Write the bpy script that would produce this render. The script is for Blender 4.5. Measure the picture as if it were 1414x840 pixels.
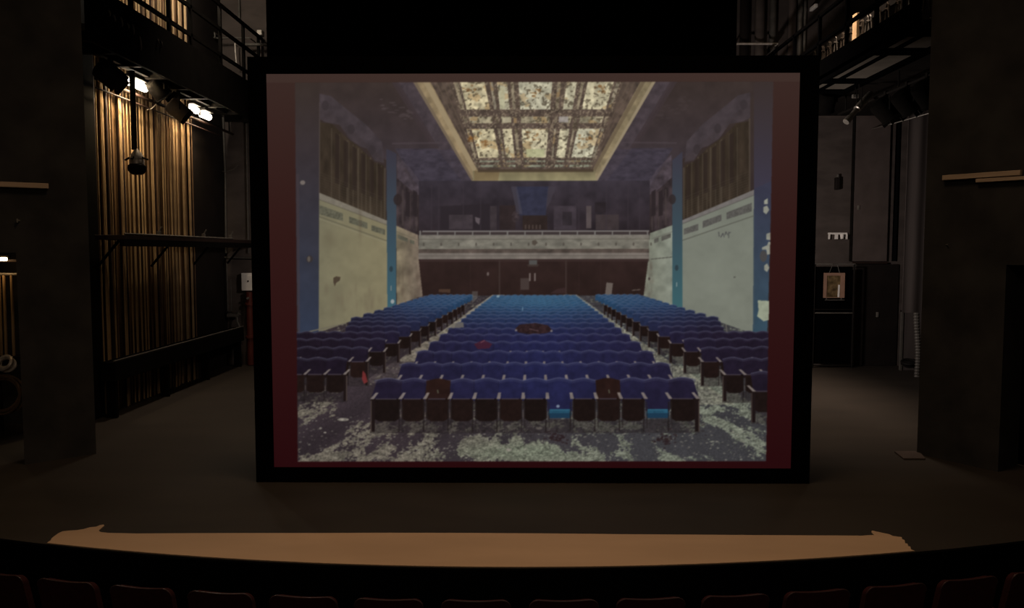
import bpy, bmesh, math, random
import numpy as np
from mathutils import Vector, Matrix

for o in list(bpy.data.objects):
    bpy.data.objects.remove(o, do_unlink=True)
SC = bpy.context.scene
COL = SC.collection
R = random.Random(7)
rad = math.radians

# ------------------------------------------------------------------ camera, world, lights, exposure
FPX, CX, CY, VPX, VPY = 1100.0, 707.0, 420.0, 718.0, 347.0
CAM_H = 2.4
cd = bpy.data.cameras.new('camera')
cam = bpy.data.objects.new('camera', cd)
COL.objects.link(cam)
cam.location = (0, 0, CAM_H)
PITCH = math.atan((CY - VPY) / FPX)
YAW = math.atan((VPX - CX) / FPX)
cam.rotation_euler = (math.pi / 2 - PITCH, 0, YAW)
cd.sensor_width = 36.0
cd.lens = 36.0 * FPX / 1414.0
cd.clip_start = 0.05
SC.camera = cam
SC.view_settings.view_transform = 'Standard'
SC.view_settings.look = 'None'
SC.view_settings.exposure = 0.0
SC.view_settings.gamma = 1.0
SC.view_settings.use_curve_mapping = False
SC.cycles.use_denoising = True
SC.cycles.max_bounces = 5
SC.cycles.sample_clamp_indirect = 3.0

w = bpy.data.worlds.new('dark_hall')
SC.world = w
w.use_nodes = True
w.node_tree.nodes['Background'].inputs[0].default_value = (1.0, 0.8, 0.62, 1)
w.node_tree.nodes['Background'].inputs[1].default_value = 0.012


def area(name, loc, target, size, power, color, spread=180):
    l = bpy.data.lights.new(name, 'AREA')
    l.shape = 'DISK'
    l.size = size
    l.energy = power
    l.color = color
    l.spread = rad(spread)
    o = bpy.data.objects.new(name, l)
    COL.objects.link(o)
    o.location = loc
    o.rotation_euler = (Vector(target) - Vector(loc)).to_track_quat('-Z', 'Y').to_euler()
    return o


def point(name, loc, power, color, radius=0.05):
    l = bpy.data.lights.new(name, 'POINT')
    l.energy = power
    l.color = color
    l.shadow_soft_size = radius
    o = bpy.data.objects.new(name, l)
    COL.objects.link(o)
    o.location = loc
    return o


WARM = (1.0, 0.62, 0.36)
# house light over stage front, another added over the hall; unseen lamps added to brighten upstage
area('house_or_fill_light', (0.0, 6.2, 11.0), (0, 6.3, 0), 3.0, 122, (1.0, 0.70, 0.44), 108)
area('house_or_fill_light', (0.0, -2.5, 7.0), (0, 5.0, 0), 2.0, 40, (1.0, 0.74, 0.50), 110)  # added out in the hall to lift the dark seat backs
area('upstage_fill_light', (4.0, 13.8, 9.2), (5.8, 13.6, 0), 1.5, 105, (1.0, 0.76, 0.58), 66)  # added fill, brightens the floor of the right wing
area('upstage_fill_light', (-4.4, 13.6, 9.3), (-3.9, 13.4, 0), 0.8, 44, (1.0, 0.78, 0.58), 66)  # added fill for the upstage floor on the left
area('hidden_fill_light', (2.6, 12.7, 2.9), (6.6, 15.3, 2.6), 0.4, 78, (1.0, 0.86, 0.78), 160)  # added out of sight behind the screen, lights back wall and soffit
area('hidden_fill_light', (-2.3, 13.2, 3.0), (-5.2, 16.7, 3.0), 0.4, 9, (1.0, 0.86, 0.76), 100)  # added out of sight, lights the upstage left corner


# ------------------------------------------------------------------ pixel of the photograph -> point in the place
_R = Matrix.Rotation(YAW, 3, 'Z') @ Matrix.Rotation(math.pi / 2 - PITCH, 3, 'X')


def ray(px, py):
    return _R @ Vector(((px - CX) / FPX, -(py - CY) / FPX, -1.0))


def at_y(px, py, y):
    d = ray(px, py)
    return Vector((0, 0, CAM_H)) + d * (y / d.y)


def at_z(px, py, z=0.0):
    d = ray(px, py)
    return Vector((0, 0, CAM_H)) + d * ((z - CAM_H) / d.z)


def at_x(px, py, x):
    d = ray(px, py)
    return Vector((0, 0, CAM_H)) + d * (x / d.x)


# ------------------------------------------------------------------ materials
def mat(name, col, rough=0.6, metal=0.0, var=0.25, scale=6.0, bump=0.0, emit=None, strength=0.0, spec=0.3, stretch=(1, 1, 1), col2=None):
    m = bpy.data.materials.new(name)
    m.use_nodes = True
    nt = m.node_tree
    b = nt.nodes['Principled BSDF']
    b.inputs['Roughness'].default_value = rough
    b.inputs['Metallic'].default_value = metal
    b.inputs['Specular IOR Level'].default_value = spec
    tc = nt.nodes.new('ShaderNodeTexCoord')
    mp = nt.nodes.new('ShaderNodeMapping')
    mp.inputs['Scale'].default_value = stretch
    nt.links.new(tc.outputs['Object'], mp.inputs['Vector'])
    nz = nt.nodes.new('ShaderNodeTexNoise')
    nz.inputs['Scale'].default_value = scale
    nz.inputs['Detail'].default_value = 6.0
    nt.links.new(mp.outputs['Vector'], nz.inputs['Vector'])
    rp = nt.nodes.new('ShaderNodeValToRGB')
    c2 = col2 or tuple(c * (1 + var) for c in col)
    c1 = tuple(c * (1 - var) for c in col)
    rp.color_ramp.elements[0].color = (*c1, 1)
    rp.color_ramp.elements[0].position = 0.3
    rp.color_ramp.elements[1].color = (*c2, 1)
    rp.color_ramp.elements[1].position = 0.7
    nt.links.new(nz.outputs['Fac'], rp.inputs['Fac'])
    nt.links.new(rp.outputs['Color'], b.inputs['Base Color'])
    if bump:
        bp = nt.nodes.new('ShaderNodeBump')
        bp.inputs['Strength'].default_value = bump
        bp.inputs['Distance'].default_value = 0.02
        nt.links.new(nz.outputs['Fac'], bp.inputs['Height'])
        nt.links.new(bp.outputs['Normal'], b.inputs['Normal'])
    if emit:
        b.inputs['Emission Color'].default_value = (*emit, 1)
        b.inputs['Emission Strength'].default_value = strength
    return m


M = {}
M['floor'] = mat('stage_floor_paint', (0.0245, 0.0192, 0.0148), 0.66, var=0.16, scale=0.9, stretch=(1, 2.4, 1), spec=0.25)
M['strip'] = mat('bare_tan_board', (0.43, 0.29, 0.185), 0.6, var=0.07, scale=1.4, stretch=(0.5, 2, 1), spec=0.15)
M['black_wall'] = mat('black_wall_paint', (0.031, 0.0295, 0.0285), 0.85, var=0.3, scale=2.5, bump=0.1, spec=0.08)
M['back_wall'] = mat('dark_brick_paint', (0.085, 0.070, 0.064), 0.85, var=0.2, scale=2.0, stretch=(1, 1, 2.5), bump=0.15, spec=0.1)
M['panel'] = mat('dark_door_paint', (0.098, 0.078, 0.072), 0.8, var=0.15, scale=3.0, spec=0.1)
M['panel_dark'] = mat('blackened_wood', (0.014, 0.011, 0.010), 0.8, var=0.2, scale=3.0, spec=0.1)
M['boards'] = mat('brown_wall_boards', (0.075, 0.043, 0.020), 0.7, var=0.6, scale=3.0, stretch=(1, 6, 0.2), bump=0.2, spec=0.1)
M['velvet'] = mat('black_drape', (0.0018, 0.0018, 0.002), 1.0, var=0.2, spec=0.0)
M['frame_black'] = mat('matte_black_frame', (0.0016, 0.0016, 0.0018), 1.0, var=0.2, spec=0.0)
M['fascia'] = mat('flat_black_board', (0.004, 0.0035, 0.003), 0.9, var=0.3, scale=6, spec=0.05)
M['iron'] = mat('black_iron', (0.008, 0.0068, 0.006), 0.65, 0.0, var=0.3, scale=8, spec=0.12)
M['iron_red'] = mat('dark_brown_iron', (0.020, 0.011, 0.009), 0.6, 0.0, var=0.3, scale=8, spec=0.25)
M['steel'] = mat('grey_steel', (0.30, 0.28, 0.25), 0.4, 0.6, var=0.2, scale=10)
M['lens'] = mat('dark_glass', (0.02, 0.018, 0.016), 0.2, var=0.1, spec=0.4)
M['hank'] = mat('grey_line', (0.055, 0.045, 0.036), 0.9, var=0.3, scale=30, spec=0.05)
M['steel_dark'] = mat('dull_grey_paint', (0.10, 0.092, 0.082), 0.5, 0.1, var=0.2, scale=10)
M['soffit'] = mat('soffit_board', (0.13, 0.115, 0.095), 0.7, var=0.15, scale=4)
M['rope'] = mat('hemp_rope', (0.36, 0.25, 0.14), 0.85, var=0.25, scale=30, stretch=(1, 1, 0.15), spec=0.05)
M['rope_dark'] = mat('old_rope', (0.14, 0.09, 0.055), 0.85, var=0.3, scale=30, stretch=(1, 1, 0.15), spec=0.05)
M['wood_light'] = mat('pale_batten_wood', (0.42, 0.31, 0.22), 0.6, var=0.15, scale=5, stretch=(0.3, 0.3, 6), spec=0.15)
M['white'] = mat('white_paint', (0.85, 0.82, 0.78), 0.5, var=0.08, scale=8)
M['red'] = mat('red_pipe_paint', (0.085, 0.018, 0.012), 0.5, var=0.2, scale=6)
M['seat_red'] = mat('dark_red_upholstery', (0.022, 0.0020, 0.0022), 0.9, var=0.25, scale=25, spec=0.2)
M['seat_rim'] = mat('seat_rim', (0.035, 0.016, 0.016), 0.35, var=0.15, scale=20, spec=0.5)
M['seat_floor'] = mat('hall_carpet', (0.004, 0.003, 0.003), 0.95, var=0.3, scale=20, spec=0.0)
M['grey_cloth'] = mat('grey_drape', (0.085, 0.072, 0.068), 0.95, var=0.12, scale=4, stretch=(3, 3, 0.2), spec=0.02)
M['brown_cloth'] = mat('brown_drape', (0.040, 0.028, 0.025), 0.95, var=0.15, scale=4, stretch=(3, 3, 0.2), spec=0.02)
M['frame_wood'] = mat('pinkish_wood', (0.32, 0.19, 0.135), 0.5, var=0.15, scale=6)
M['mirror'] = mat('mirror_reflection', (0.07, 0.045, 0.022), 0.25, 0.0, var=0.6, scale=9, col2=(0.26, 0.18, 0.09))  # brown mottling painted in for what the mirror reflects
M['lamp'] = mat('lit_lamp', (0.9, 0.85, 0.75), 0.4, emit=(1.0, 0.86, 0.66), strength=14.0)
M['lamp_soft'] = mat('lit_bulb', (0.9, 0.8, 0.6), 0.4, emit=(1.0, 0.72, 0.36), strength=9.0)
M['lit_panel'] = mat('raw_plywood', (0.72, 0.50, 0.29), 0.6, var=0.12, scale=6, stretch=(2, 2, 0.3))
M['chrome'] = mat('worn_aluminium', (0.55, 0.5, 0.45), 0.4, 0.25, var=0.2, scale=12)
M['plate'] = mat('brown_steel_plate', (0.06, 0.045, 0.04), 0.5, var=0.15, scale=6)


# ------------------------------------------------------------------ mesh helpers
class MB:
    def __init__(self):
        self.bm = bmesh.new()

    def box(self, lo, hi, rot=None, piv=None, bev=0.0):
        lo, hi = Vector(lo), Vector(hi)
        c = (lo + hi) / 2
        s = hi - lo
        r = bmesh.ops.create_cube(self.bm, size=1.0)
        vs = r['verts']
        for v in vs:
            v.co = Vector((v.co.x * s.x, v.co.y * s.y, v.co.z * s.z)) + c
        if bev:
            es = list({e for v in vs for e in v.link_edges})
            g = bmesh.ops.bevel(self.bm, geom=es, offset=bev, segments=2, affect='EDGES', profile=0.5)
            vs = list({v for f in g['faces'] for v in f.verts} | {v for v in vs if v.is_valid})
        if rot is not None:
            p = Vector(piv) if piv is not None else c
            for v in vs:
                v.co = rot @ (v.co - p) + p
        return self

    def prism(self, pts, h):
        """polygon pts (3D) swept by vector h"""
        h = Vector(h)
        a = [self.bm.verts.new(p) for p in pts]
        b = [self.bm.verts.new(Vector(p) + h) for p in pts]
        n = len(pts)
        self.bm.faces.new(a)
        self.bm.faces.new(list(reversed(b)))
        for i in range(n):
            self.bm.faces.new((a[i], b[i], b[(i + 1) % n], a[(i + 1) % n]))
        return self

    def tube(self, pts, r, seg=8, caps=True):
        pts = [Vector(p) for p in pts]
        rs = r if isinstance(r, (list, tuple)) else [r] * len(pts)
        rings = []
        t0 = (pts[1] - pts[0]).normalized()
        up = Vector((0, 0, 1)) if abs(t0.z) < 0.9 else Vector((1, 0, 0))
        n = t0.cross(up).normalized()
        for i, p in enumerate(pts):
            if i == 0:
                t = pts[1] - pts[0]
            elif i == len(pts) - 1:
                t = pts[-1] - pts[-2]
            else:
                t = (pts[i + 1] - pts[i]).normalized() + (pts[i] - pts[i - 1]).normalized()
            t.normalize()
            n = (n - t * n.dot(t)).normalized()
            b = t.cross(n)
            rings.append([self.bm.verts.new(p + (n * math.cos(2 * math.pi * k / seg) + b * math.sin(2 * math.pi * k / seg)) * rs[i]) for k in range(seg)])
        for a, c in zip(rings, rings[1:]):
            for k in range(seg):
                self.bm.faces.new((a[k], a[(k + 1) % seg], c[(k + 1) % seg], c[k]))
        if caps:
            self.bm.faces.new(list(reversed(rings[0])))
            self.bm.faces.new(rings[-1])
        return self

    def lathe(self, prof, seg=20, mtx=None):
        """prof: list of (radius, z); spun about z, then moved by mtx"""
        mtx = mtx or Matrix.Identity(4)
        rings = []
        for r, z in prof:
            rings.append([self.bm.verts.new(mtx @ Vector((max(r, 1e-4) * math.cos(2 * math.pi * k / seg), max(r, 1e-4) * math.sin(2 * math.pi * k / seg), z))) for k in range(seg)])
        for a, c in zip(rings, rings[1:]):
            for k in range(seg):
                self.bm.faces.new((a[k], a[(k + 1) % seg], c[(k + 1) % seg], c[k]))
        self.bm.faces.new(list(reversed(rings[0])))
        self.bm.faces.new(rings[-1])
        return self

    def build(self, name, m, parent=None, smooth=False, origin=None):
        bmesh.ops.recalc_face_normals(self.bm, faces=self.bm.faces)
        me = bpy.data.meshes.new(name)
        if origin is not None:
            for v in self.bm.verts:
                v.co -= Vector(origin)
        self.bm.to_mesh(me)
        self.bm.free()
        me.materials.append(m)
        if smooth:
            for p in me.polygons:
                p.use_smooth = True
            try:
                me.set_sharp_from_angle(angle=rad(40))
            except Exception:
                pass
        o = bpy.data.objects.new(name, me)
        COL.objects.link(o)
        if origin is not None:
            o.location = origin
        if parent is not None:
            o.parent = parent
        return o


def tag(o, label=None, cat=None, group=None, kind=None):
    if label:
        o['label'] = label
    if cat:
        o['category'] = cat
    if group:
        o['group'] = group
    if kind:
        o['kind'] = kind
    return o


def empty(name, loc, label, cat, group=None, rz=0.0, kind=None):
    o = bpy.data.objects.new(name, None)
    o.empty_display_size = 0.1
    COL.objects.link(o)
    o.location = loc
    o.rotation_euler = (0, 0, rz)
    return tag(o, label, cat, group, kind)


def copy_tree(o, parent=None):
    c = o.copy()
    COL.objects.link(c)
    if parent is not None:
        c.parent = parent
    for ch in list(o.children):
        copy_tree(ch, c)
    return c
# ------------------------------------------------------------------ the projected picture (an old auditorium), drawn as colours
PX0, PY0, PX1, PY1, SS = 360, 96, 1112, 654, 2


class Paint:
    def __init__(self):
        self.w = (PX1 - PX0) * SS
        self.h = (PY1 - PY0) * SS
        self.img = np.zeros((self.h, self.w, 3), np.float32)
        ys, xs = np.mgrid[0:self.h, 0:self.w].astype(np.float32)
        self.X = PX0 + (xs + 0.5) / SS
        self.Y = PY0 + (ys + 0.5) / SS
        self.rng = np.random.RandomState(3)
        self.tab = self.rng.rand(512, 512).astype(np.float32)

    def noise(self, x, y, oct=4):
        """fractal value noise in 0..1"""
        out = np.zeros_like(x)
        amp, tot = 1.0, 0.0
        for k in range(oct):
            xf, yf = np.floor(x), np.floor(y)
            fx, fy = x - xf, y - yf
            fx = fx * fx * (3 - 2 * fx)
            fy = fy * fy * (3 - 2 * fy)
            xi, yi = xf.astype(np.int64) + 57 * k, yf.astype(np.int64) + 131 * k
            t = self.tab
            a = t[yi % 512, xi % 512]
            b = t[yi % 512, (xi + 1) % 512]
            c = t[(yi + 1) % 512, xi % 512]
            d = t[(yi + 1) % 512, (xi + 1) % 512]
            out += amp * ((a * (1 - fx) + b * fx) * (1 - fy) + (c * (1 - fx) + d * fx) * fy)
            tot += amp
            amp *= 0.55
            x, y = x * 2.03, y * 2.03
        return out / tot

    def box(self, pts):
        xs = [p[0] for p in pts]
        ys = [p[1] for p in pts]
        x0 = max(0, int((min(xs) - PX0) * SS) - 1)
        x1 = min(self.w, int((max(xs) - PX0) * SS) + 2)
        y0 = max(0, int((min(ys) - PY0) * SS) - 1)
        y1 = min(self.h, int((max(ys) - PY0) * SS) + 2)
        return x0, x1, y0, y1

    def mask(self, pts):
        x0, x1, y0, y1 = self.box(pts)
        if x1 <= x0 or y1 <= y0:
            return None
        X, Y = self.X[y0:y1, x0:x1], self.Y[y0:y1, x0:x1]
        m = np.zeros(X.shape, bool)
        n = len(pts)
        for i in range(n):
            ax, ay = pts[i]
            bx, by = pts[(i + 1) % n]
            if ay == by:
                continue
            c = ((ay > Y) != (by > Y)) & (X < (bx - ax) * (Y - ay) / (by - ay) + ax)
            m ^= c
        return (slice(y0, y1), slice(x0, x1)), m

    def poly(self, pts, col, a=1.0, var=0.0, sc=0.2, col2=None, axis='y', fy=1.0, oct=3):
        """fill; col2 at the far end of the axis; var = strength of mottling at sc cycles per pixel"""
        r = self.mask(pts)
        if r is None:
            return
        s, m = r
        if not m.any():
            return
        X, Y = self.X[s][m], self.Y[s][m]
        c = np.array(col, np.float32)[None, :] / 255.0
        if col2 is not None:
            t = Y if axis == 'y' else X
            lo, hi = (min(p[1] for p in pts), max(p[1] for p in pts)) if axis == 'y' else (min(p[0] for p in pts), max(p[0] for p in pts))
            t = ((t - lo) / max(hi - lo, 1e-6))[:, None]
            c = c * (1 - t) + np.array(col2, np.float32)[None, :] / 255.0 * t
        if var:
            n = self.noise(X * sc, Y * sc * fy, oct)
            c = c * (1 + var * (n[:, None] * 2 - 1) * 1.6)
        v = self.img[s]
        v[m] = v[m] * (1 - a) + c * a

    def line(self, p, q, wd, col, a=1.0, var=0.0):
        (x0, y0), (x1, y1) = p, q
        L = math.hypot(x1 - x0, y1 - y0) or 1
        nx, ny = -(y1 - y0) / L * wd / 2, (x1 - x0) / L * wd / 2
        self.poly([(x0 + nx, y0 + ny), (x1 + nx, y1 + ny), (x1 - nx, y1 - ny), (x0 - nx, y0 - ny)], col, a, var)

    def ell(self, cx, cy, rx, ry, col, a=1.0, var=0.0, n=18, sc=0.3):
        self.poly([(cx + rx * math.cos(6.2832 * k / n), cy + ry * math.sin(6.2832 * k / n)) for k in range(n)], col, a, var, sc)

    def soft(self, cx, cy, rx, ry, col, a):
        d = ((self.X - cx) / rx) ** 2 + ((self.Y - cy) / ry) ** 2
        t = (np.exp(-d * 1.5) * a)[..., None]
        self.img = self.img * (1 - t) + np.array(col, np.float32) / 255.0 * t

    def blur(self, k):
        g = np.array(k, np.float32)
        g /= g.sum()
        n = len(g) // 2
        for ax in (0, 1):
            p = [(n, n) if i == ax else (0, 0) for i in range(3)]
            s = np.pad(self.img, p, mode='edge')
            o = np.zeros_like(self.img)
            for i, gv in enumerate(g):
                o += gv * (s[i:i + self.h] if ax == 0 else s[:, i:i + self.w])
            self.img = o


def lerp(a, b, t):
    return tuple(x + (y - x) * t for x, y in zip(a, b))


def paint_picture():
    P = Paint()
    rr = random.Random(11)
    poly, line, ell = P.poly, P.line, P.ell
    # border of the slide: wine red, house-light veil painted in browner towards the top
    poly([(360, 96), (1112, 96), (1112, 654), (360, 654)], (60, 41, 39), col2=(38, 8, 12))
    poly([(360, 96), (1112, 96), (1112, 113), (360, 113)], (64, 47, 44), col2=(56, 41, 37))
    for (xa, xb) in ((360, 409), (1064, 1112)):
        poly([(xa, 113), (xb, 113), (xb, 320), (xa, 320)], (56, 39, 35), col2=(48, 24, 22))
        poly([(xa, 320), (xb, 320), (xb, 654), (xa, 654)], (48, 24, 22), col2=(38, 9, 12))
    L = lambda y: 406 + (y - 113) / 525 * 5.5      # edges of the photograph on the slide
    Rr = lambda y: 1069 - (y - 113) / 525 * 11
    full = [(L(113), 113), (Rr(113), 113), (Rr(638), 638), (L(638), 638)]
    poly(full, (56, 46, 43), col2=(40, 32, 34), var=0.06, sc=0.03)  # ground tone, lifted towards the top by the painted house-light veil
    # ceiling
    poly([(409, 113), (1067, 113), (930, 232), (545, 232)], (56, 46, 43), col2=(58, 50, 54), var=0.07, sc=0.06)
    poly([(545, 205), (930, 205), (897, 262), (578, 262)], (60, 54, 62), col2=(52, 47, 55), var=0.12, sc=0.12, fy=3)
    for sx in (0, 1):
        f = (lambda x: x) if not sx else (lambda x: 1476 - x)
        pl = lambda pts, *a, **k: poly([(f(x), y) for x, y in pts], *a, **k)
        ln = lambda p, q, *a, **k: line((f(p[0]), p[1]), (f(q[0]), q[1]), *a, **k)
        # moulding beside the skylight
        pl([(546, 113), (570, 113), (653, 253), (640, 253), (597, 198)], (67, 58, 62), var=0.12, sc=0.15)
        pl([(540, 113), (550, 113), (606, 205), (597, 205)], (60, 50, 52), 0.8)
        ln((541, 198), (618, 197), 2.2, (72, 62, 66), 0.7)
        ln((552, 208), (622, 207), 1.6, (64, 56, 66), 0.7)
        pl([(552, 208), (640, 208), (652, 252), (590, 250), (578, 262)], (62, 56, 66), 0.6, var=0.2, sc=0.12, fy=2)
        # plaster rosette on the ceiling
        for k in range(26):
            a, b = rr.random() * 6.28, math.sqrt(rr.random())
            ell(f(545 + 22 * b * math.cos(a) + 9 * b * math.sin(a)), 150 + 15 * b * math.sin(a) + 6 * b * math.cos(a), rr.uniform(2, 5), rr.uniform(0.7, 1.8), (78, 67, 68), 0.45 if not sx else 0.16)
        # plaster frieze under the ceiling
        top = [(439, 128), (456, 132), (480, 152), (505, 172), (527, 196), (530, 225), (517, 222), (506, 205), (497, 202), (482, 192), (468, 172), (458, 170), (448, 168), (439, 163)]
        pl(top, (66, 58, 62), 0.75, var=0.15, sc=0.09)
        for (cx, cy) in ((448, 145), (484, 178), (513, 207)):
            ell(f(cx), cy, 5, 7, (52, 45, 47), 0.7)
        pl([(441, 168), (458, 171), (480, 192), (497, 204), (517, 224), (530, 229), (533, 304), (440, 268)], (52, 43, 35), var=0.16, sc=0.12, fy=0.4)
        for k, x in enumerate((440, 457, 468, 479, 481, 487, 494, 499, 505, 511, 520, 526, 531)):
            yt = 150 + (x - 440) * 0.75 + 14
            ln((x, yt), (x, 268 + (x - 440) * 0.385), 1.3 if k % 3 else 1.8, (86, 76, 64), 0.55)
        for k in range(6):
            x = 462 + k * 12
            pl([(x, 178 + (x - 455) * 0.75), (x + 6, 182 + (x - 455) * 0.75), (x + 6, 252 + (x - 455) * 0.38), (x, 250 + (x - 455) * 0.38)], (44, 35, 31), 0.8)
        # railing lattice of the side balcony
        for k in range(9):
            ln((441, 238 + k * 3.6), (533, 275 + k * 3.4), 0.8, (74, 65, 55), 0.35)
        # far upper wall
        pl([(547, 225), (577, 255), (577, 325), (547, 314)], (56, 47, 49), var=0.3, sc=0.15, fy=0.5)
        pl([(548, 214), (566, 232), (588, 262), (586, 275), (566, 262), (548, 246)], (74, 65, 72), 0.7, var=0.25, sc=0.15)
        for x in (556, 566, 575, 582):
            ln((x, 262 + (x - 556) * 0.5), (x, 312 + (x - 556) * 0.4), 1.6, (72, 62, 60), 0.6)
        for x in (560, 570):
            pl([(x, 262), (x + 6, 266), (x + 6, 300), (x, 298)], (42, 35, 37), 0.9)
    # skylight well
    poly([(593, 113), (886, 113), (820, 238), (654, 238)], (82, 69, 61), var=0.2, sc=0.15)
    poly([(570, 113), (594, 113), (660, 236), (653, 253)], (138, 120, 92), var=0.14, sc=0.12)
    poly([(570, 113), (575, 113), (655, 250), (653, 253)], (106, 92, 76), 0.9)
    poly([(584, 113), (592, 113), (658, 233), (654, 239)], (152, 135, 106), 0.8)
    poly([(906, 113), (885, 113), (818, 236), (823, 253)], (130, 116, 90), var=0.14, sc=0.12)
    poly([(906, 113), (901, 113), (822, 250), (824, 253)], (146, 132, 108), 0.8)
    poly([(892, 113), (886, 113), (819, 234), (821, 240)], (100, 86, 68), 0.8)
    poly([(653, 236), (822, 236), (824, 253), (653, 253)], (116, 106, 80), col2=(140, 132, 100), var=0.12, sc=0.06)
    poly([(655, 236), (690, 236), (688, 250), (654, 252)], (104, 78, 50), 0.4)
    poly([(660, 234), (820, 234), (820, 238), (660, 238)], (70, 58, 46), 0.9)
    for off in (8, 16, 24):
        line((594 + off, 113), (657 + off * 0.45, 234), 1.4, (92, 78, 66), 0.7)
        line((885 - off, 113), (820 - off * 0.45, 234), 1.4, (92, 78, 66), 0.7)
    # glazing of the skylight: rows of panes between dark beams
    XT = [(626, 632), (635, 669), (676, 680), (686, 700), (705, 709), (716, 763), (770, 775), (783, 797), (803, 807), (812, 848), (852, 857)]
    XB = [(655, 658), (661, 690), (694, 697), (699, 711), (714, 718), (723, 754), (762, 764), (768, 780), (784, 786), (789, 817), (818, 821)]
    rows = [(113, 151), (161, 170), (178, 218), (222, 224), (228, 231)]
    for (y0, y1) in rows:
        for (a, b) in zip(XT, XB):
            t0, t1 = (y0 - 113) / 106.0, (y1 - 113) / 106.0
            xa0, xb0 = a[0] + (b[0] - a[0]) * t0, a[1] + (b[1] - a[1]) * t0
            xa1, xb1 = a[0] + (b[0] - a[0]) * t1, a[1] + (b[1] - a[1]) * t1
            big = (a[1] - a[0]) > 12
            c = lerp((200, 186, 148), (186, 183, 160), rr.random())
            if y1 - y0 < 12:
                c = (150, 140, 116) if y0 < 200 else (128, 130, 112)
            if not big:
                c = lerp(c, (110, 96, 80), 0.5)
            poly([(xa0, y0), (xb0, y0), (xb1, y1), (xa1, y1)], c, 0.95 if big else 0.75, var=0.22, sc=0.16)
    sk = [(622, 113), (860, 113), (820, 232), (656, 232)]
    s, m = P.mask(sk)
    X, Y = P.X[s], P.Y[s]
    n1 = P.noise(X * 0.28 + 40, Y * 0.34, 4)
    n2 = P.noise(X * 0.07 + 11, Y * 0.08 + 5, 3)
    v = P.img[s]
    lum = v.mean(-1)
    dark = m & (n1 > 0.61 - 0.14 * (n2 - 0.5)) & (lum > 0.3)
    v[dark] = v[dark] * 0.3 + np.array((66, 57, 45)) / 255.0 * 0.7
    n3 = P.noise(X * 0.055 + 90, Y * 0.075 + 33, 3)
    rust = m & (n3 > 0.64) & (lum > 0.35) & (n1 < 0.6)
    v[rust] = v[rust] * 0.6 + np.array((150, 112, 66)) / 255.0 * 0.4
    spk = m & (P.noise(X * 0.5 + 7, Y * 0.5 + 70, 2) > 0.64) & (lum < 0.36)
    v[spk] = v[spk] * 0.5 + np.array((140, 126, 104)) / 255.0 * 0.6
    for (cx, cy, rx, ry) in ((648, 122, 8, 6), (665, 200, 8, 8), (652, 192, 5, 3), (735, 188, 9, 6), (828, 124, 8, 5), (808, 190, 8, 6), (738, 128, 7, 5)):
        for k in range(9):
            ell(cx + rr.uniform(-rx, rx), cy + rr.uniform(-ry, ry), rr.uniform(1, 3.2), rr.uniform(0.8, 2.4), lerp((150, 100, 48), (92, 62, 36), rr.random()), 0.5)
    P.soft(740, 120, 140, 30, (120, 108, 84), 0.12)
    for (x0, y0, x1, y1, c) in ((772, 161, 785, 169, (158, 150, 146)), (727, 206, 752, 217, (172, 172, 132)), (690, 120, 697, 150, (172, 168, 138)), (694, 162, 706, 169, (176, 166, 140))):
        poly([(x0, y0), (x1, y0), (x1, y1), (x0, y1)], c, 0.8, var=0.08)
    # side walls: pilasters, plaster, cornice with vents
    poly([(406, 113), (440, 113), (440, 215), (407, 215)], (56, 46, 42), col2=(54, 47, 50), var=0.04, sc=0.05)  # browned by the same painted veil of house light
    poly([(407, 215), (440, 215), (440, 462), (411, 470)], (54, 47, 50), col2=(46, 54, 72), var=0.05, sc=0.05)
    poly([(408, 240), (412, 240), (414, 460), (411, 460)], (64, 54, 58), 0.6)
    line((440, 140), (440, 268), 1.0, (76, 66, 64), 0.7)
    ell(417, 252, 3.4, 3.2, (116, 106, 100), 0.9)
    ell(427, 358, 4.5, 5, (52, 46, 46), 0.9)
    ell(426, 358, 2, 4, (96, 88, 80), 0.8)
    cw = (122, 116, 90)
    poly([(440, 266), (534, 305), (535, 432), (500, 450), (440, 476)], (112, 107, 86), var=0.05, sc=0.06, col2=(126, 118, 92), axis='x')
    P.soft(500, 350, 50, 60, (130, 122, 94), 0.25)
    poly([(440, 266), (534, 305), (534, 311), (440, 275)], (116, 109, 97), var=0.06)
    line((440, 275.5), (534, 311), 1.2, (90, 84, 72), 0.8)
    line((440, 299), (534, 333), 1.6, (92, 88, 72), 0.8)
    line((440, 302), (534, 336), 1.0, (132, 126, 104), 0.7)
    for q in ([(440.5, 283), (473, 295), (473, 305.5), (440.5, 296)], [(481.7, 299), (507, 308), (507, 316.5), (481.7, 308)], [(512.6, 311), (531.7, 317.4), (531.7, 325), (512.6, 319)]):
        poly(q, (88, 86, 72), var=0.15, sc=0.5)
    P.soft(497, 306, 3, 30, (84, 72, 58), 0.35)
    P.soft(455, 330, 10, 14, (96, 86, 68), 0.3)
    poly([(460, 384), (464, 382), (470, 383), (469, 388), (464, 391), (462, 396), (460, 390)], (66, 54, 44), 0.9)
    for k in range(30):
        x = rr.uniform(444, 532)
        P.soft(x, rr.uniform(395, 440), rr.uniform(1, 4), rr.uniform(4, 14), (100, 88, 72), 0.18)
    poly([(533, 205), (547, 212), (547, 424), (535, 436)], (56, 52, 62), col2=(56, 92, 104))
    ell(549, 276, 6, 8, (46, 38, 38), 0.9)
    ell(540, 372, 2.5, 4, (40, 52, 58), 0.8)
    line((540, 395), (540, 402), 1.3, (130, 130, 125))
    ell(542, 417, 2.6, 3, (146, 150, 150))
    poly([(547, 312), (577, 325), (578, 345), (580, 372), (584, 414), (548, 436)], (118, 108, 88), var=0.18, sc=0.08, col2=(116, 102, 90), axis='x')
    line((547, 320), (577, 332), 1.2, (96, 90, 76), 0.8)
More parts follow.
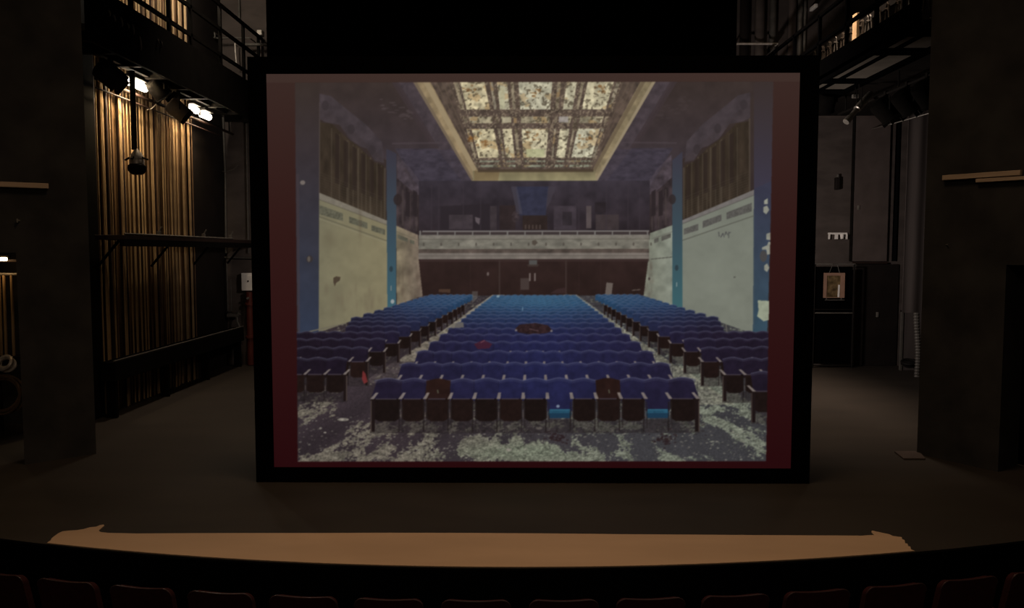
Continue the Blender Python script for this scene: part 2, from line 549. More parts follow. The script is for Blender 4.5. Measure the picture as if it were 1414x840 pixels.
    for q in ([(549, 324), (563, 329.5), (563, 335), (549, 329.5)], [(566, 331), (572, 333), (572, 338), (566, 336)]):
        poly(q, (86, 84, 72), 1, var=0.1)
    for k in range(26):
        P.soft(rr.uniform(550, 582), rr.uniform(360, 415), rr.uniform(1, 4), rr.uniform(3, 12), (82, 68, 58), 0.25)
    # right hand walls
    poly([(1042, 262), (1068, 240), (Rr(300), 300), (1060, 462), (1040, 462)], (56, 54, 70), col2=(50, 72, 86), var=0.06, sc=0.05)
    poly([(1042, 113), (1069, 113), (1068, 250), (1042, 262)], (56, 46, 44), col2=(58, 54, 68))
    poly([(943, 305), (1042, 263), (1040, 476), (1000, 462), (943, 436)], (115, 118, 107), var=0.035, sc=0.06)
    P.soft(985, 385, 45, 50, (126, 130, 118), 0.35)
    poly([(943, 305), (1042, 263), (1042, 270), (943, 310)], (108, 103, 100), var=0.05)
    line((943, 310), (1042, 270.5), 1.2, (84, 80, 76), 0.8)
    line((943, 333), (1042, 299), 1.6, (88, 88, 80), 0.9)
    for q in ([(945, 317), (965, 310), (965, 319), (945, 325)], [(971, 306.5), (997, 297), (997, 306), (971, 316)], [(1004, 294.5), (1039, 281), (1039, 293), (1004, 304)]):
        poly(q, (84, 82, 78), var=0.12, sc=0.5)
    for (p, q) in (((993, 321), (994, 328)), ((996, 329), (999, 323)), ((999, 323), (1001, 329)), ((1002, 326), (1003, 321)), ((1003, 321), (1006, 326)), ((1007, 330), (1007, 321)), ((1007, 323), (1010, 322))):
        line(p, q, 1.2, (66, 64, 66), 0.85)
    ell(1015, 384, 1.5, 1.2, (80, 78, 72))
    poly([(929, 222), (943, 210), (943, 438), (929, 430)], (58, 55, 66), col2=(56, 94, 100))
    ell(935, 371, 2.5, 4, (44, 56, 62), 0.9)
    line((935, 391), (935, 397), 1.3, (140, 150, 146))
    ell(929, 276, 5, 7, (46, 38, 38), 0.8)
    poly([(898, 323), (929, 312), (929, 436), (889, 414), (894, 372)], (120, 122, 108), var=0.12, sc=0.08, col2=(124, 128, 116), axis='x')
    line((899, 359), (929, 356), 1.2, (78, 76, 70))
    line((900, 331), (929, 321), 1.2, (98, 96, 88), 0.8)
    for q in ([(904, 331), (910, 329), (910, 335), (904, 337)], [(914, 327.5), (927, 323), (927, 329), (914, 334)]):
        poly(q, (86, 84, 78), 1, var=0.1)
    for k in range(16):
        P.soft(rr.uniform(890, 902), rr.uniform(360, 410), rr.uniform(1, 3), rr.uniform(3, 12), (84, 72, 64), 0.3)
    ell(897, 386, 1.6, 2, (66, 58, 54))
    for q in ([(1056, 278), (1061, 275), (1061, 283), (1056, 283)], [(1055, 287), (1060, 285), (1063, 291), (1059, 297), (1055, 294)],
              [(1059, 324), (1066, 322), (1065, 333), (1059, 332)], [(1053, 343), (1060, 340), (1062, 335), (1066, 336), (1066, 352), (1060, 353), (1059, 346), (1053, 346)],
              [(1056, 368), (1060, 365), (1063, 371), (1060, 377), (1056, 374)]):
        poly(q, (138, 138, 126), var=0.1)
    ell(1055, 355, 5, 8, (70, 66, 64), 0.9)
    poly([(1047, 416), (1064, 417), (1063, 443), (1055, 445), (1046, 438), (1048, 430)], (142, 148, 128), var=0.06)
    line((1042, 455), (1042, 300), 1.5, (66, 76, 82), 0.5)
    # gallery level above the balcony
    poly([(578, 250), (898, 250), (898, 320), (578, 320)], (54, 48, 55), col2=(44, 37, 41), var=0.14, sc=0.06)
    poly([(712, 258), (758, 258), (754, 298), (718, 298)], (48, 49, 66), 0.9, var=0.1)
    poly([(706, 258), (714, 258), (722, 296), (714, 296)], (70, 66, 76), 0.6)
    poly([(757, 258), (768, 258), (760, 280), (754, 290)], (66, 60, 68), 0.6)
    poly([(608, 285), (676, 282), (676, 318), (608, 318)], (42, 36, 40), 0.8)
    for (x0, y0, x1, y1, c) in ((620, 297, 653, 317, (62, 54, 58)), (677, 285, 686, 318, (60, 52, 55)), (690, 284, 712, 318, (45, 36, 36)), (722, 298, 756, 318, (46, 36, 33)),
                                (765, 285, 796, 318, (62, 54, 60)), (777, 293, 790, 312, (46, 40, 44)), (810, 285, 817, 316, (84, 74, 74)), (823, 297, 855, 318, (62, 53, 54)), (822, 280, 838, 294, (40, 34, 37))):
        poly([(x0, y0), (x1, y0), (x1, y1), (x0, y1)], c, 0.9, var=0.12, sc=0.1)
    poly([(656, 300), (663, 302), (662, 311), (657, 307)], (96, 86, 90), 0.9)
    for x in range(726, 748, 5):
        line((x, 311), (x, 317), 2.2, (82, 70, 64), 0.7)
    ell(712, 300, 5, 8, (62, 52, 54), 0.6, 0.3)
    for x in (596, 606, 640, 664, 800, 838, 868, 884):
        line((x, 256), (x, 318), 1.5, (58, 50, 56), 0.5)
    # balcony front
    poly([(579, 322), (897, 322), (897, 326), (579, 326)], (60, 52, 52))
    poly([(578, 325), (897, 325), (897, 346), (578, 346)], (112, 108, 98), var=0.16, sc=0.08, fy=2)
    poly([(578, 325), (897, 325), (897, 330), (578, 330)], (116, 110, 102), 0.8, var=0.1)
    line((578, 331), (897, 331), 1.3, (88, 82, 74), 0.8)
    poly([(578, 344.5), (897, 344.5), (897, 350), (578, 350)], (78, 68, 62), var=0.2, sc=0.1)
    poly([(578, 350), (897, 350), (897, 358.5), (578, 358.5)], (112, 104, 97), var=0.1, sc=0.1)
    line((578, 354), (897, 354), 1.0, (92, 84, 78), 0.8)
    line((583, 320), (897, 320), 1.7, (112, 106, 104))
    for k in range(14):
        x = 580 + k * 24.2
        line((x, 319), (x, 326), 1.6, (112, 108, 104))
        ell(x + 5, 338, 1.2, 2.4, (72, 66, 60), 0.8)
    poly([(735, 333), (740, 332), (743, 336), (739, 340), (735, 338)], (74, 66, 58), 0.9)
    # under the balcony
    poly([(578, 358.5), (896, 358.5), (889, 412), (584, 412)], (46, 33, 31), col2=(40, 28, 26), var=0.1, sc=0.05)
    poly([(580, 358.5), (897, 358.5), (897, 362), (580, 362)], (58, 44, 42), 0.7)
    for x in (690, 782):
        line((x, 360), (x, 408), 2.2, (60, 48, 45), 0.9)
    for x in (650, 800, 830):
        line((x, 362), (x, 406), 1.2, (52, 38, 36), 0.6)
    poly([(731, 360), (742, 360), (742, 367), (731, 367)], (80, 80, 78), 0.9)
    poly([(728, 366), (745, 366), (743, 369), (730, 369)], (62, 52, 48), 0.8)
    line((732, 378), (732, 389), 1.6, (108, 96, 92))
    line((739, 378), (739, 389), 1.6, (108, 96, 92))
    poly([(719, 385), (731, 385), (731, 401), (719, 401)], (66, 55, 52))
    ell(674, 379, 1.6, 2.6, (98, 86, 82))
    poly([(606, 400), (622, 400), (622, 405), (606, 404)], (78, 58, 46), 0.8)
    poly([(838, 391), (847, 392), (845, 408), (836, 408)], (98, 88, 82))
    line((873, 402), (885, 401), 1.2, (92, 80, 74))
    poly([(770, 400), (782, 398), (782, 406), (760, 406)], (58, 42, 42), 0.7)
    # floor and its litter
    hv = 366.0
    fl = [(584, 409), (889, 409), (1063, 470), (Rr(640), 638), (L(640), 638), (411, 470)]
    s, m = P.mask(fl)
    X, Y = P.X[s], P.Y[s]
    Z = 100.0 / np.maximum(Y - hv, 8)
    U = (X - 738) * Z * 0.02
    def n(fx, fz, ox, oz, o=5):
        return P.noise(U * fx + ox, Z * fz + oz, o)
    base = np.zeros(X.shape + (3,), np.float32) + np.array((50, 42, 46), np.float32) / 255
    tt = np.clip((X - 560) / 330, 0, 1)[..., None]
    base = base * (1 - tt) + np.array((58, 57, 60), np.float32) / 255 * tt
    base *= (0.8 + 0.4 * n(2.5, 8, 4, 50, 3))[..., None]
    # where litter lies thick
    D = np.zeros_like(X) + 0.02
    def blob(cx, cy, rx, ry, a, rot=0.0):
        c_, s_ = math.cos(rot), math.sin(rot)
        dx, dy = X - cx, Y - cy
        return a * np.exp(-(((dx * c_ + dy * s_) / rx) ** 2 + ((-dx * s_ + dy * c_) / ry) ** 2))
    for q in ((430, 568, 40, 10, 0.22, -0.2), (485, 605, 45, 16, 0.24, -0.5), (470, 632, 60, 8, 0.2), (560, 625, 60, 14, 0.14), (650, 622, 90, 18, 0.2), (730, 626, 60, 14, 0.24), (775, 634, 60, 6, 0.2),
              (830, 628, 30, 10, 0.12), (862, 618, 16, 16, 0.16, 0.5), (915, 624, 40, 5, 0.25, 0.75), (930, 634, 40, 5, 0.2), (985, 580, 70, 7, 0.26, 0.66), (1035, 610, 50, 8, 0.2, 0.6), (1020, 560, 50, 9, 0.22, 0.6), (985, 530, 40, 9, 0.26, 0.7), (945, 500, 40, 10, 0.3, 0.8),
              (700, 590, 160, 6, 0.10), (880, 590, 90, 6, 0.10), (560, 598, 60, 5, 0.08)):
        D += blob(*q)
    for q in ((445, 605, 38, 14, -0.30, -0.25), (500, 560, 25, 16, -0.3), (615, 618, 14, 16, -0.25), (890, 612, 17, 18, -0.30, 0.6), (830, 612, 25, 9, -0.16), (965, 615, 34, 12, -0.22, 0.4), (1000, 600, 25, 8, -0.12, 0.5), (770, 605, 22, 9, -0.2)):
        D += blob(*q)
    n1 = P.noise(U * 9 + 30, Z * 46 + 9, 5)
    n3 = P.noise(X * 0.32 + 8, Y * 0.55 + 3, 3)
    f = 0.62 * n1 + 0.38 * n3
    deb = np.clip((f - 0.60 + D) * 16, 0, 1)[..., None]
    dcol = np.array((104, 98, 86), np.float32) / 255 * (1 - tt) + np.array((108, 112, 98), np.float32) / 255 * tt
    gr = np.clip(blob(735, 625, 70, 16, 1.0) + blob(660, 628, 60, 10, 0.5), 0, 1)[..., None]
    dcol = dcol * (1 - 0.3 * gr) + np.array((104, 124, 98), np.float32) / 255 * 0.3 * gr
    n4 = P.noise(X * 0.5 + 70, Y * 0.8 + 20, 3)[..., None]
    base = base * (1 - deb * 0.85) + dcol * (0.25 + 0.95 * n4 + 0.62 * P.noise(X * 0.13 + 5, Y * 0.3 + 91, 3)[..., None]) * deb * 0.85
    base *= (0.82 + 0.36 * P.noise(X * 0.7 + 9, Y * 1.0 + 77, 2))[..., None]
    v = P.img[s]
    v[m] = base[m]

    def aisle(o0, o1, y0, y1, c, a, var=0.25):
        k0, k1 = (y0 - hv) / 231.0, (y1 - hv) / 231.0
        poly([(738 + o0 * k0, y0), (738 + o1 * k0, y0), (738 + o1 * k1, y1), (738 + o0 * k1, y1)], c, a, var, 0.3, fy=1.6, oct=4)
    aisle(-320, -224, 408, 462, (126, 119, 105), 0.95, 0.25)
    aisle(-328, -236, 462, 500, (112, 104, 92), 0.9, 0.3)
    aisle(-335, -262, 500, 530, (80, 71, 70), 0.5, 0.3)
    aisle(222, 322, 408, 470, (126, 124, 109), 0.95, 0.25)
    aisle(240, 322, 470, 505, (116, 114, 100), 0.85, 0.4)
    aisle(272, 330, 505, 560, (116, 114, 100), 0.7, 0.45)
    aisle(236, 270, 496, 530, (72, 68, 70), 0.6, 0.3)
    for k in range(700):
        y = 575 + 62 * rr.random()
        x = rr.uniform(413, 1056)
        wd = rr.uniform(0.6, 2.2)
        ell(x, y, wd, wd * 0.5, lerp((112, 106, 96), (150, 148, 134), rr.random()), rr.uniform(0.25, 0.7), n=7)
    for k in range(260):
        y = rr.uniform(572, 604)
        x = rr.uniform(500, 975)
        ell(x, y, rr.uniform(0.8, 3.2), rr.uniform(0.4, 1), (36, 30, 31), 0.6, n=7)
    for (x, y, rx, ry) in ((474, 580, 8, 2.2), (443, 592, 2, 1.6), (449, 598, 2, 1.2), (703, 622, 4, 2), (745, 592, 5, 2)):
        ell(x, y, rx, ry, (132, 126, 116), 0.9, 0.2)
    # rail in front of the side walls
    line((411, 462), (478, 447), 1.6, (104, 98, 84))
    line((478, 447), (478, 460), 1.3, (92, 86, 76))
    line((1003, 449), (1005, 466), 1.5, (92, 88, 82))
    # rows of seats, far to near
    def blue(x, i):
        t = max(0.0, min(1.0, (i - 4.5) / 8.0))
        e = min(1.0, abs(x - 748) / 330.0)
        near = lerp((33, 35, 70), (32, 26, 43), min(1, e * 1.35))
        far = lerp((42, 80, 108), (34, 50, 80), min(1, e * 1.5))
        c = lerp(near, far, t)
        if e > 0.55:
            c = lerp(c, (27, 20, 30), min(1, (e - 0.55) * (2.6 if i < 4 else 1.9)) * (1.0 if x < 738 else 0.6))
        return c

    def seat(xa, xb, i, s, kind=0, endl=0, endr=0):
        if xb < 406 or xa > 1064:
            return
        wd = xb - xa
        yt, ya, yb, yl = hv + 157 * s, hv + 186 * s, hv + 216.5 * s, hv + 231 * s
        cxm = (xa + xb) / 2
        c = blue(cxm, i)
        sl = (cxm - 738) * 0.012 * s
        j = rr.uniform(-0.7, 0.7) * s
        prof = [0.0, 0.06, 0.14, 0.25, 0.38, 0.5, 0.62, 0.75, 0.86, 0.94, 1.0]
        topc = [(xa + wd * p - sl, yt + (3.3 * (1 - math.sin(math.pi * p) ** 1.4)) * s + j) for p in prof]
        panel = lerp((31, 20, 18), (23, 16, 15), rr.random())
        if kind == 1:
            c = (38, 23, 20)
        body = topc + [(xb, ya), (xb, yb - 14 * s if kind == 2 else ya + 2 * s), (xa, yb - 14 * s if kind == 2 else ya + 2 * s), (xa, ya)]
        if endl:
            body = [(xa + 5 * s, topc[1][1] + 2 * s)] + topc[2:] + [(xb, ya + 2 * s), (xa - 3 * s, ya + 2 * s)]
        if endr:
            body = topc[:-2] + [(xb - 5 * s, topc[-2][1] + 2 * s), (xb + 3 * s, ya + 2 * s), (xa, ya + 2 * s)]
        poly(body, c, var=0.10, sc=0.12 / max(s, 0.3), col2=lerp(c, (20, 16, 26), 0.12))
        if kind != 1:
            hl = lerp(c, (120, 124, 146), 0.5)
            for a, b in zip(topc, topc[1:]):
                line((a[0], a[1] + 1.6 * s), (b[0], b[1] + 1.6 * s), 4.6 * s, hl, 0.22)
                line(a, b, max(1.0, 1.7 * s), hl, 0.55)
            line((xb, yt + 5 * s), (xb, ya), 0.7 * s + 0.2, lerp(c, (10, 8, 14), 0.5), 0.45)
        else:
            line((cxm, ya - 13 * s), (cxm + 1, ya - 8 * s), 1.6 * s, (86, 88, 72), 0.8)
        if s > 0.3:
            if kind != 2:
                poly([(xa + 1.5 * s, ya - 0.5 * s), (xb - 1.5 * s, ya - 0.5 * s), (xb - 1 * s, yb - 4 * s), (xb - 8 * s, yb), (xa + 8 * s, yb), (xa + 1 * s, yb - 4 * s)], panel, var=0.1)
                line((xa + 4 * s, ya), (xb - 6 * s, ya), 1.5 * s, (70, 62, 72), 0.75)
            else:
                poly([(xa + 3 * s, ya + 14 * s), (xb - 3 * s, ya + 14 * s), (xb, ya + 20 * s), (xb - 2 * s, ya + 26 * s), (xa + 2 * s, ya + 26 * s), (xa, ya + 20 * s)], (36, 76, 98), var=0.1)
                poly([(xa, ya + 19.5 * s), (xb, ya + 19.5 * s), (xb - 2 * s, ya + 26 * s), (xa + 2 * s, ya + 26 * s)], (25, 50, 70), 0.9)
                line((xa + 2 * s, ya + 26 * s), (xb - 2 * s, ya + 26 * s), 1.2 * s, (24, 50, 72), 0.8)
                line((xa + 4 * s, ya + 15 * s), (xb - 4 * s, ya + 15 * s), 1.0 * s, (62, 116, 136), 0.6)

    def legs(x, s, end=0):
        ya, yb, yl = hv + 186 * s, hv + 216.5 * s, hv + 231 * s
        if s < 0.3:
            return
        if end:
            poly([(x - 3.2 * s, ya), (x + 3.2 * s, ya), (x + 3.2 * s, yl), (x - 3.2 * s, yl)], (27, 19, 19))
            line((x + 2.2 * s * end, ya + 2 * s), (x + 2.2 * s * end, yl), 1.5 * s, (84, 72, 66), 0.7)
        else:
            line((x - 1.8 * s, ya + 4 * s), (x - 2.4 * s, yl), 1.3 * s, (30, 24, 24), 0.95)
            line((x + 1.8 * s, ya + 4 * s), (x + 2.4 * s, yl - 5 * s), 1.1 * s, (36, 30, 30), 0.9)
            line((x, ya + 18 * s), (x, ya + 26 * s), 2.0 * s, (80, 70, 66), 0.55)
        sl = (x - 738) / 215.0 * 6 * s
        if abs(sl) > 8 * s:
            sl = math.copysign(8 * s, sl)
        h = 1.0 if s > 0.5 else 0.6
        poly([(x - 2.0 * s - sl, ya - 9 * s), (x + 2.0 * s - sl, ya - 9 * s), (x + 2.6 * s + sl * 0.2, ya), (x - 2.6 * s + sl * 0.2, ya)], (122, 112, 106), 0.9 * h, var=0.08)

    order = []
    for i in range(0, 19):
        order.append((float(i), 'c'))
    for n in range(0, 17):
        order.append((1.41 + n, 'l'))
    for n in range(0, 18):
        order.append((0.36 + n, 'r'))
    order.sort(key=lambda t: -t[0])
    for (i, blk) in order:
        s = 1.0 / (1 + 0.16 * i)
        w1 = 33.8 * s
        if hv + 157 * s < 407.0:
            continue
        if blk == 'c':
            x0 = 738 - 6.45 * w1
            xs = [x0 + k * w1 for k in range(14)]
            if i == 0:
                xs[0] -= 5
                xs[-1] += 4
        elif blk == 'l':
            xr = 738 - 320 * s
            xs = [xr - k * w1 for k in range((6 if i < 6 else 7 if i < 7 else 8) if i > 4.5 else 11)][::-1]
        else:
            xl = 738 + 320 * s
            xs = [xl + k * w1 for k in range((6 if i < 6 else 7 if i < 7 else 8) if i > 4.5 else 11)]
        # shade on the floor under the row
        if s > 0.4:
            poly([(xs[0], hv + 214 * s), (xs[-1], hv + 214 * s), (xs[-1] + 4 * s, hv + 233 * s), (xs[0] - 4 * s, hv + 233 * s)], (38, 32, 33), 0.55, var=0.35, sc=0.3)
        for k in range(len(xs) - 1):
            kd = 0
            if i == 0 and k in (2, 9):
                kd = 1
            if i == 0 and k in (7, 11):
                kd = 2
            seat(xs[k], xs[k + 1], i, s, kd, endl=(k == 0 and blk == 'c'), endr=(k == len(xs) - 2 and blk == 'c'))
        for k, x in enumerate(xs):
            e = 0
            if blk == 'c' and k in (0, len(xs) - 1):
                e = -1 if k == 0 else 1
            if blk == 'l' and k == len(xs) - 1:
                e = 1
            if blk == 'r' and k == 0:
                e = -1
            legs(x, s, e)
        if blk == 'c' and abs(i - 5) < 0.1:
            poly([(712, 455), (718, 449), (740, 447), (757, 450), (764, 458), (755, 461), (735, 463), (716, 460)], (44, 30, 32), var=0.25, sc=0.3)
            line((731, 455), (744, 458), 1.2, (92, 70, 74), 0.8)
            ell(713, 457, 1.6, 1.3, (110, 104, 108))
            ell(762, 458, 1.8, 1.4, (110, 104, 108))
        if blk == 'c' and abs(i - 3) < 0.1:
            poly([(655, 476), (668, 470), (680, 476), (676, 482), (660, 483)], (66, 28, 40), 0.8)
            line((664, 474), (670, 471), 1.2, (110, 70, 80), 0.8)
        if blk == 'l' and abs(i - 2.41) < 0.1:
            poly([(501, 512), (505, 517), (508, 528), (503, 531), (500, 524)], (112, 44, 44), 0.9)
    poly([(652, 403), (660, 403), (660, 412), (652, 420)], (98, 94, 90), 0.5)
    poly([(626, 447), (640, 446), (641, 453), (624, 454)], (108, 102, 92), 0.8)
    ell(688, 410, 2.2, 1.6, (118, 140, 152))
    line((722, 425), (722, 430), 1.0, (120, 150, 165), 0.8)
    P.soft(745, 585, 16, 10, (36, 28, 30), 0.0)
    for (cx, cy) in ((770, 605), (918, 608)):
        for k in range(40):
            ell(cx + rr.gauss(0, 7), cy + rr.gauss(0, 4), rr.uniform(1, 3.4), rr.uniform(0.8, 2), (38, 26, 28), 0.6, n=7)
    ell(771, 562, 2.4, 2, (112, 122, 140))
    # trim to the edges of the photograph on the slide
    ys = P.Y
    out = (P.X < 406 + (ys - 113) / 525 * 5.5) | (P.X > 1069 - (ys - 113) / 525 * 11) | (ys > 638.5) | (ys < 112.5)
    bd = np.where((ys < 320)[..., None],  # border tone again, painted veil gradient included
                  np.array((56, 39, 35)) + (np.array((48, 24, 22)) - np.array((56, 39, 35))) * np.clip((ys - 113) / 207, 0, 1)[..., None],
                  np.array((48, 24, 22)) + (np.array((37, 8, 11)) - np.array((48, 24, 22))) * np.clip((ys - 320) / 320, 0, 1)[..., None]) / 255.0
    tp = (ys < 113)
    bd[tp] = np.array((61, 45, 40)) / 255.0
    P.img[out] = bd[out]
    P.blur((1, 3, 4, 3, 1))
    return P
# ------------------------------------------------------------------ structure
def struct(o):
    o['kind'] = 'structure'
    return o


# stage floor with its bowed front edge; the bow is an arc about a point far upstage
ARC_X, ARC_C, ARC_R = -0.145, 21.348, 15.453
arc = []
for k in range(41):
    x = -10 + 20 * k / 40
    arc.append((x, ARC_C - math.sqrt(ARC_R ** 2 - (x - ARC_X) ** 2)))
b = MB()
b.prism([(x, y, 0) for x, y in arc] + [(10, 17.2, 0), (-10, 17.2, 0)], (0, 0, -0.25))
struct(b.build('floor', M['floor']))
b = MB()
b.prism([(x, y - 0.035, -0.004) for x, y in arc] + [(x, y - 0.004, -0.004) for x, y in reversed(arc)], (0, 0, -0.90))
o = struct(b.build('wall_stage_front', M['velvet']))
b = MB()
b.box((-10, -2.5, -1.0), (10, 6.9 + 3, -0.905))
struct(b.build('floor_hall', M['seat_floor']))
# strip of bare tan board left along the front of the stage, its ends torn off ragged
edge = []
xa, xb = at_z(63, 752).x, at_z(1263, 762).x
for k in range(31):
    x = xa + (xb - xa) * k / 30
    edge.append((x, ARC_C - math.sqrt((ARC_R - 0.012) ** 2 - (x - ARC_X) ** 2)))
back_px = [(1258, 759), (1257, 755), (1254, 754.5), (1253, 751), (1250, 750.5), (1249, 746), (1246, 745), (1245, 742), (1233, 740.5), (1228, 738), (1216, 735.5), (1204, 733), (1203, 735), (1207, 739), (1190, 740), (1120, 739.6), (1040, 739.2), (960, 738.6),
           (860, 738), (760, 737), (640, 736.2), (540, 736), (440, 736.4), (340, 736.4), (260, 736.6), (190, 737.0), (150, 736.2), (139, 735), (136, 733), (144, 726), (143, 724.6), (138, 725.4), (133, 727.6), (124, 728.4), (115, 731), (106, 732.4), (95, 733), (86, 734),
           (80, 737), (76, 740), (74, 741.4), (71, 744), (70, 746.5), (66, 749)]
b = MB()
b.prism([(x, y, 0.006) for x, y in edge] + [tuple(at_z(px, py, 0.006)) for px, py in back_px], (0, 0, -0.005))
struct(b.build('floor_apron', M['strip']))

# proscenium: splayed black piers left and right, and an unseen light block over them
def slab(name, pts, z0, z1, m):
    b = MB()
    b.prism([(x, y, z0) for x, y in pts], (0, 0, z1 - z0))
    return struct(b.build(name, m))


pl0, pl1 = at_z(34, 642), at_z(133, 627)           # feet of the left pier
dl = (pl1 - pl0).normalized()
plx = pl0 - dl * 3.0
nl = Vector((-dl.y, dl.x, 0)) * 0.35
slab('wall_front_left', [(pl0.x, pl0.y), (pl1.x, pl1.y), (pl1.x - 0.36, pl1.y + 0.5), (pl0.x - 0.14, pl0.y + 0.32)], 0.0, 9.0, M['black_wall'])
hd_z = at_y(20, 349, pl0.y).z
slab('wall_front_left_over_opening', [(plx.x, plx.y), (pl0.x, pl0.y), (pl0.x - 0.14, pl0.y + 0.32), (plx.x - 0.14, plx.y + 0.32)], hd_z, 9.0, M['black_wall'])
pr0, pr1 = at_z(1266, 627), at_z(1400, 657)
dr = (pr1 - pr0).normalized()
prx = pr1 + dr * 1.6
DOOR = at_z(1378, 652)
slab('wall_front_right', [(pr0.x, pr0.y), (DOOR.x, DOOR.y), (DOOR.x + 0.4, DOOR.y + 0.3), (pr0.x + 0.38, pr0.y + 0.6)], 0.0, 9.0, M['black_wall'])
dz = at_y(1395, 366, DOOR.y).z
slab('wall_front_right_over_opening', [(DOOR.x, DOOR.y), (prx.x, prx.y), (prx.x + 0.4, prx.y + 0.3), (DOOR.x + 0.4, DOOR.y + 0.3)], dz, 9.0, M['black_wall'])
slab('wall_front_right_recess', [(DOOR.x + 0.42, DOOR.y + 0.34), (prx.x + 0.42, prx.y + 0.34), (prx.x + 0.5, prx.y + 0.4), (DOOR.x + 0.5, DOOR.y + 0.4)], 0.0, dz + 0.02, M['velvet'])

b = MB(); b.box((pl1.x - 0.2, 9.50, 5.65), (pr0.x + 0.2, 9.85, 9.9)); struct(b.build('wall_front_light_block', M['black_wall']))  # unseen slab, added to keep house light off the upstage ropes

# stage house
BACK = 16.7
b = MB(); b.box((-6.5, BACK, 0), (9.2, BACK + 0.3, 9.9)); struct(b.build('wall_back', M['back_wall']))
b = MB(); b.box((-6.5, 10.9, 0), (-6.2, BACK, 9.9)); struct(b.build('wall_left', M['boards']))
b = MB(); b.box((9.0, 9.6, 0), (9.2, BACK, 9.9)); struct(b.build('wall_right', M['back_wall']))
b = MB(); b.box((-9.2, 10.9, 0), (-6.5, 11.1, 9.9)); struct(b.build('wall_left_return', M['black_wall']))
b = MB(); b.box((-9.2, 9.4, 9.9), (9.2, BACK + 0.3, 10.1)); struct(b.build('ceiling', M['velvet']))
b = MB(); b.box((-6.21, 14.95, 0), (-6.17, BACK, 9.9)); struct(b.build('wall_left_dark_panel', M['panel_dark']))
b = MB(); b.box((-6.21, 10.9, 0), (-6.05, 11.42, 9.9)); struct(b.build('wall_left_dark_end', M['fascia']))

# ------------------------------------------------------------------ the projection screen and its picture
SY = 8.14
TL, TR, BL, BR = (366, 101), (1106, 101), (379, 645.5), (1092, 648)
w_ = [at_y(*p, SY) for p in (TL, TR, BL, BR)]
sx0 = (w_[0].x + w_[2].x) / 2; sx1 = (w_[1].x + w_[3].x) / 2
sz1 = (w_[0].z + w_[1].z) / 2; sz0 = (w_[2].z + w_[3].z) / 2
fo = [at_y(*p, SY) for p in ((342, 78), (1131, 78), (355, 670), (1117, 673))]
fx0 = (fo[0].x + fo[2].x) / 2; fx1 = (fo[1].x + fo[3].x) / 2
fz1 = (fo[0].z + fo[1].z) / 2; fz0 = 0.0
scr = empty('projection_screen', ((fx0 + fx1) / 2, SY, 0), 'large black framed projection screen standing centre stage and showing a ruined auditorium', 'projection screen')
OX = Vector(scr.location)
b = MB()
T = 0.05
for lo, hi in (((fx0, SY - 0.02, sz1), (fx1, SY + T, fz1)), ((fx0, SY - 0.02, fz0), (fx1, SY + T, sz0)), ((fx0, SY - 0.02, sz0), (sx0, SY + T, sz1)), ((sx1, SY - 0.02, sz0), (fx1, SY + T, sz1))):
    b.box(Vector(lo) - OX, Vector(hi) - OX)
b.build('frame', M['frame_black'], scr)
b = MB()
b.box(Vector((sx0, SY + 0.02, sz0)) - OX, Vector((sx1, SY + 0.045, sz1)) - OX)
b.build('backing_cloth', M['velvet'], scr)
for sx in (fx0 + 0.6, fx1 - 0.6):
    b = MB()
    b.tube([Vector((sx, SY + 0.06, 2.6)) - OX, Vector((sx, SY + 1.1, 0.02)) - OX], 0.02, 8)
    b.tube([Vector((sx, SY + 0.06, 0.05)) - OX, Vector((sx, SY + 1.1, 0.03)) - OX], 0.02, 8)
    b.build('leg', M['iron'], scr)


def homography(src, dst):
    A, B = [], []
    for (u, v), (x, y) in zip(src, dst):
        A.append([u, v, 1, 0, 0, 0, -u * x, -v * x]); B.append(x)
        A.append([0, 0, 0, u, v, 1, -u * y, -v * y]); B.append(y)
    h = np.linalg.solve(np.array(A, float), np.array(B, float))
    return np.append(h, 1).reshape(3, 3)


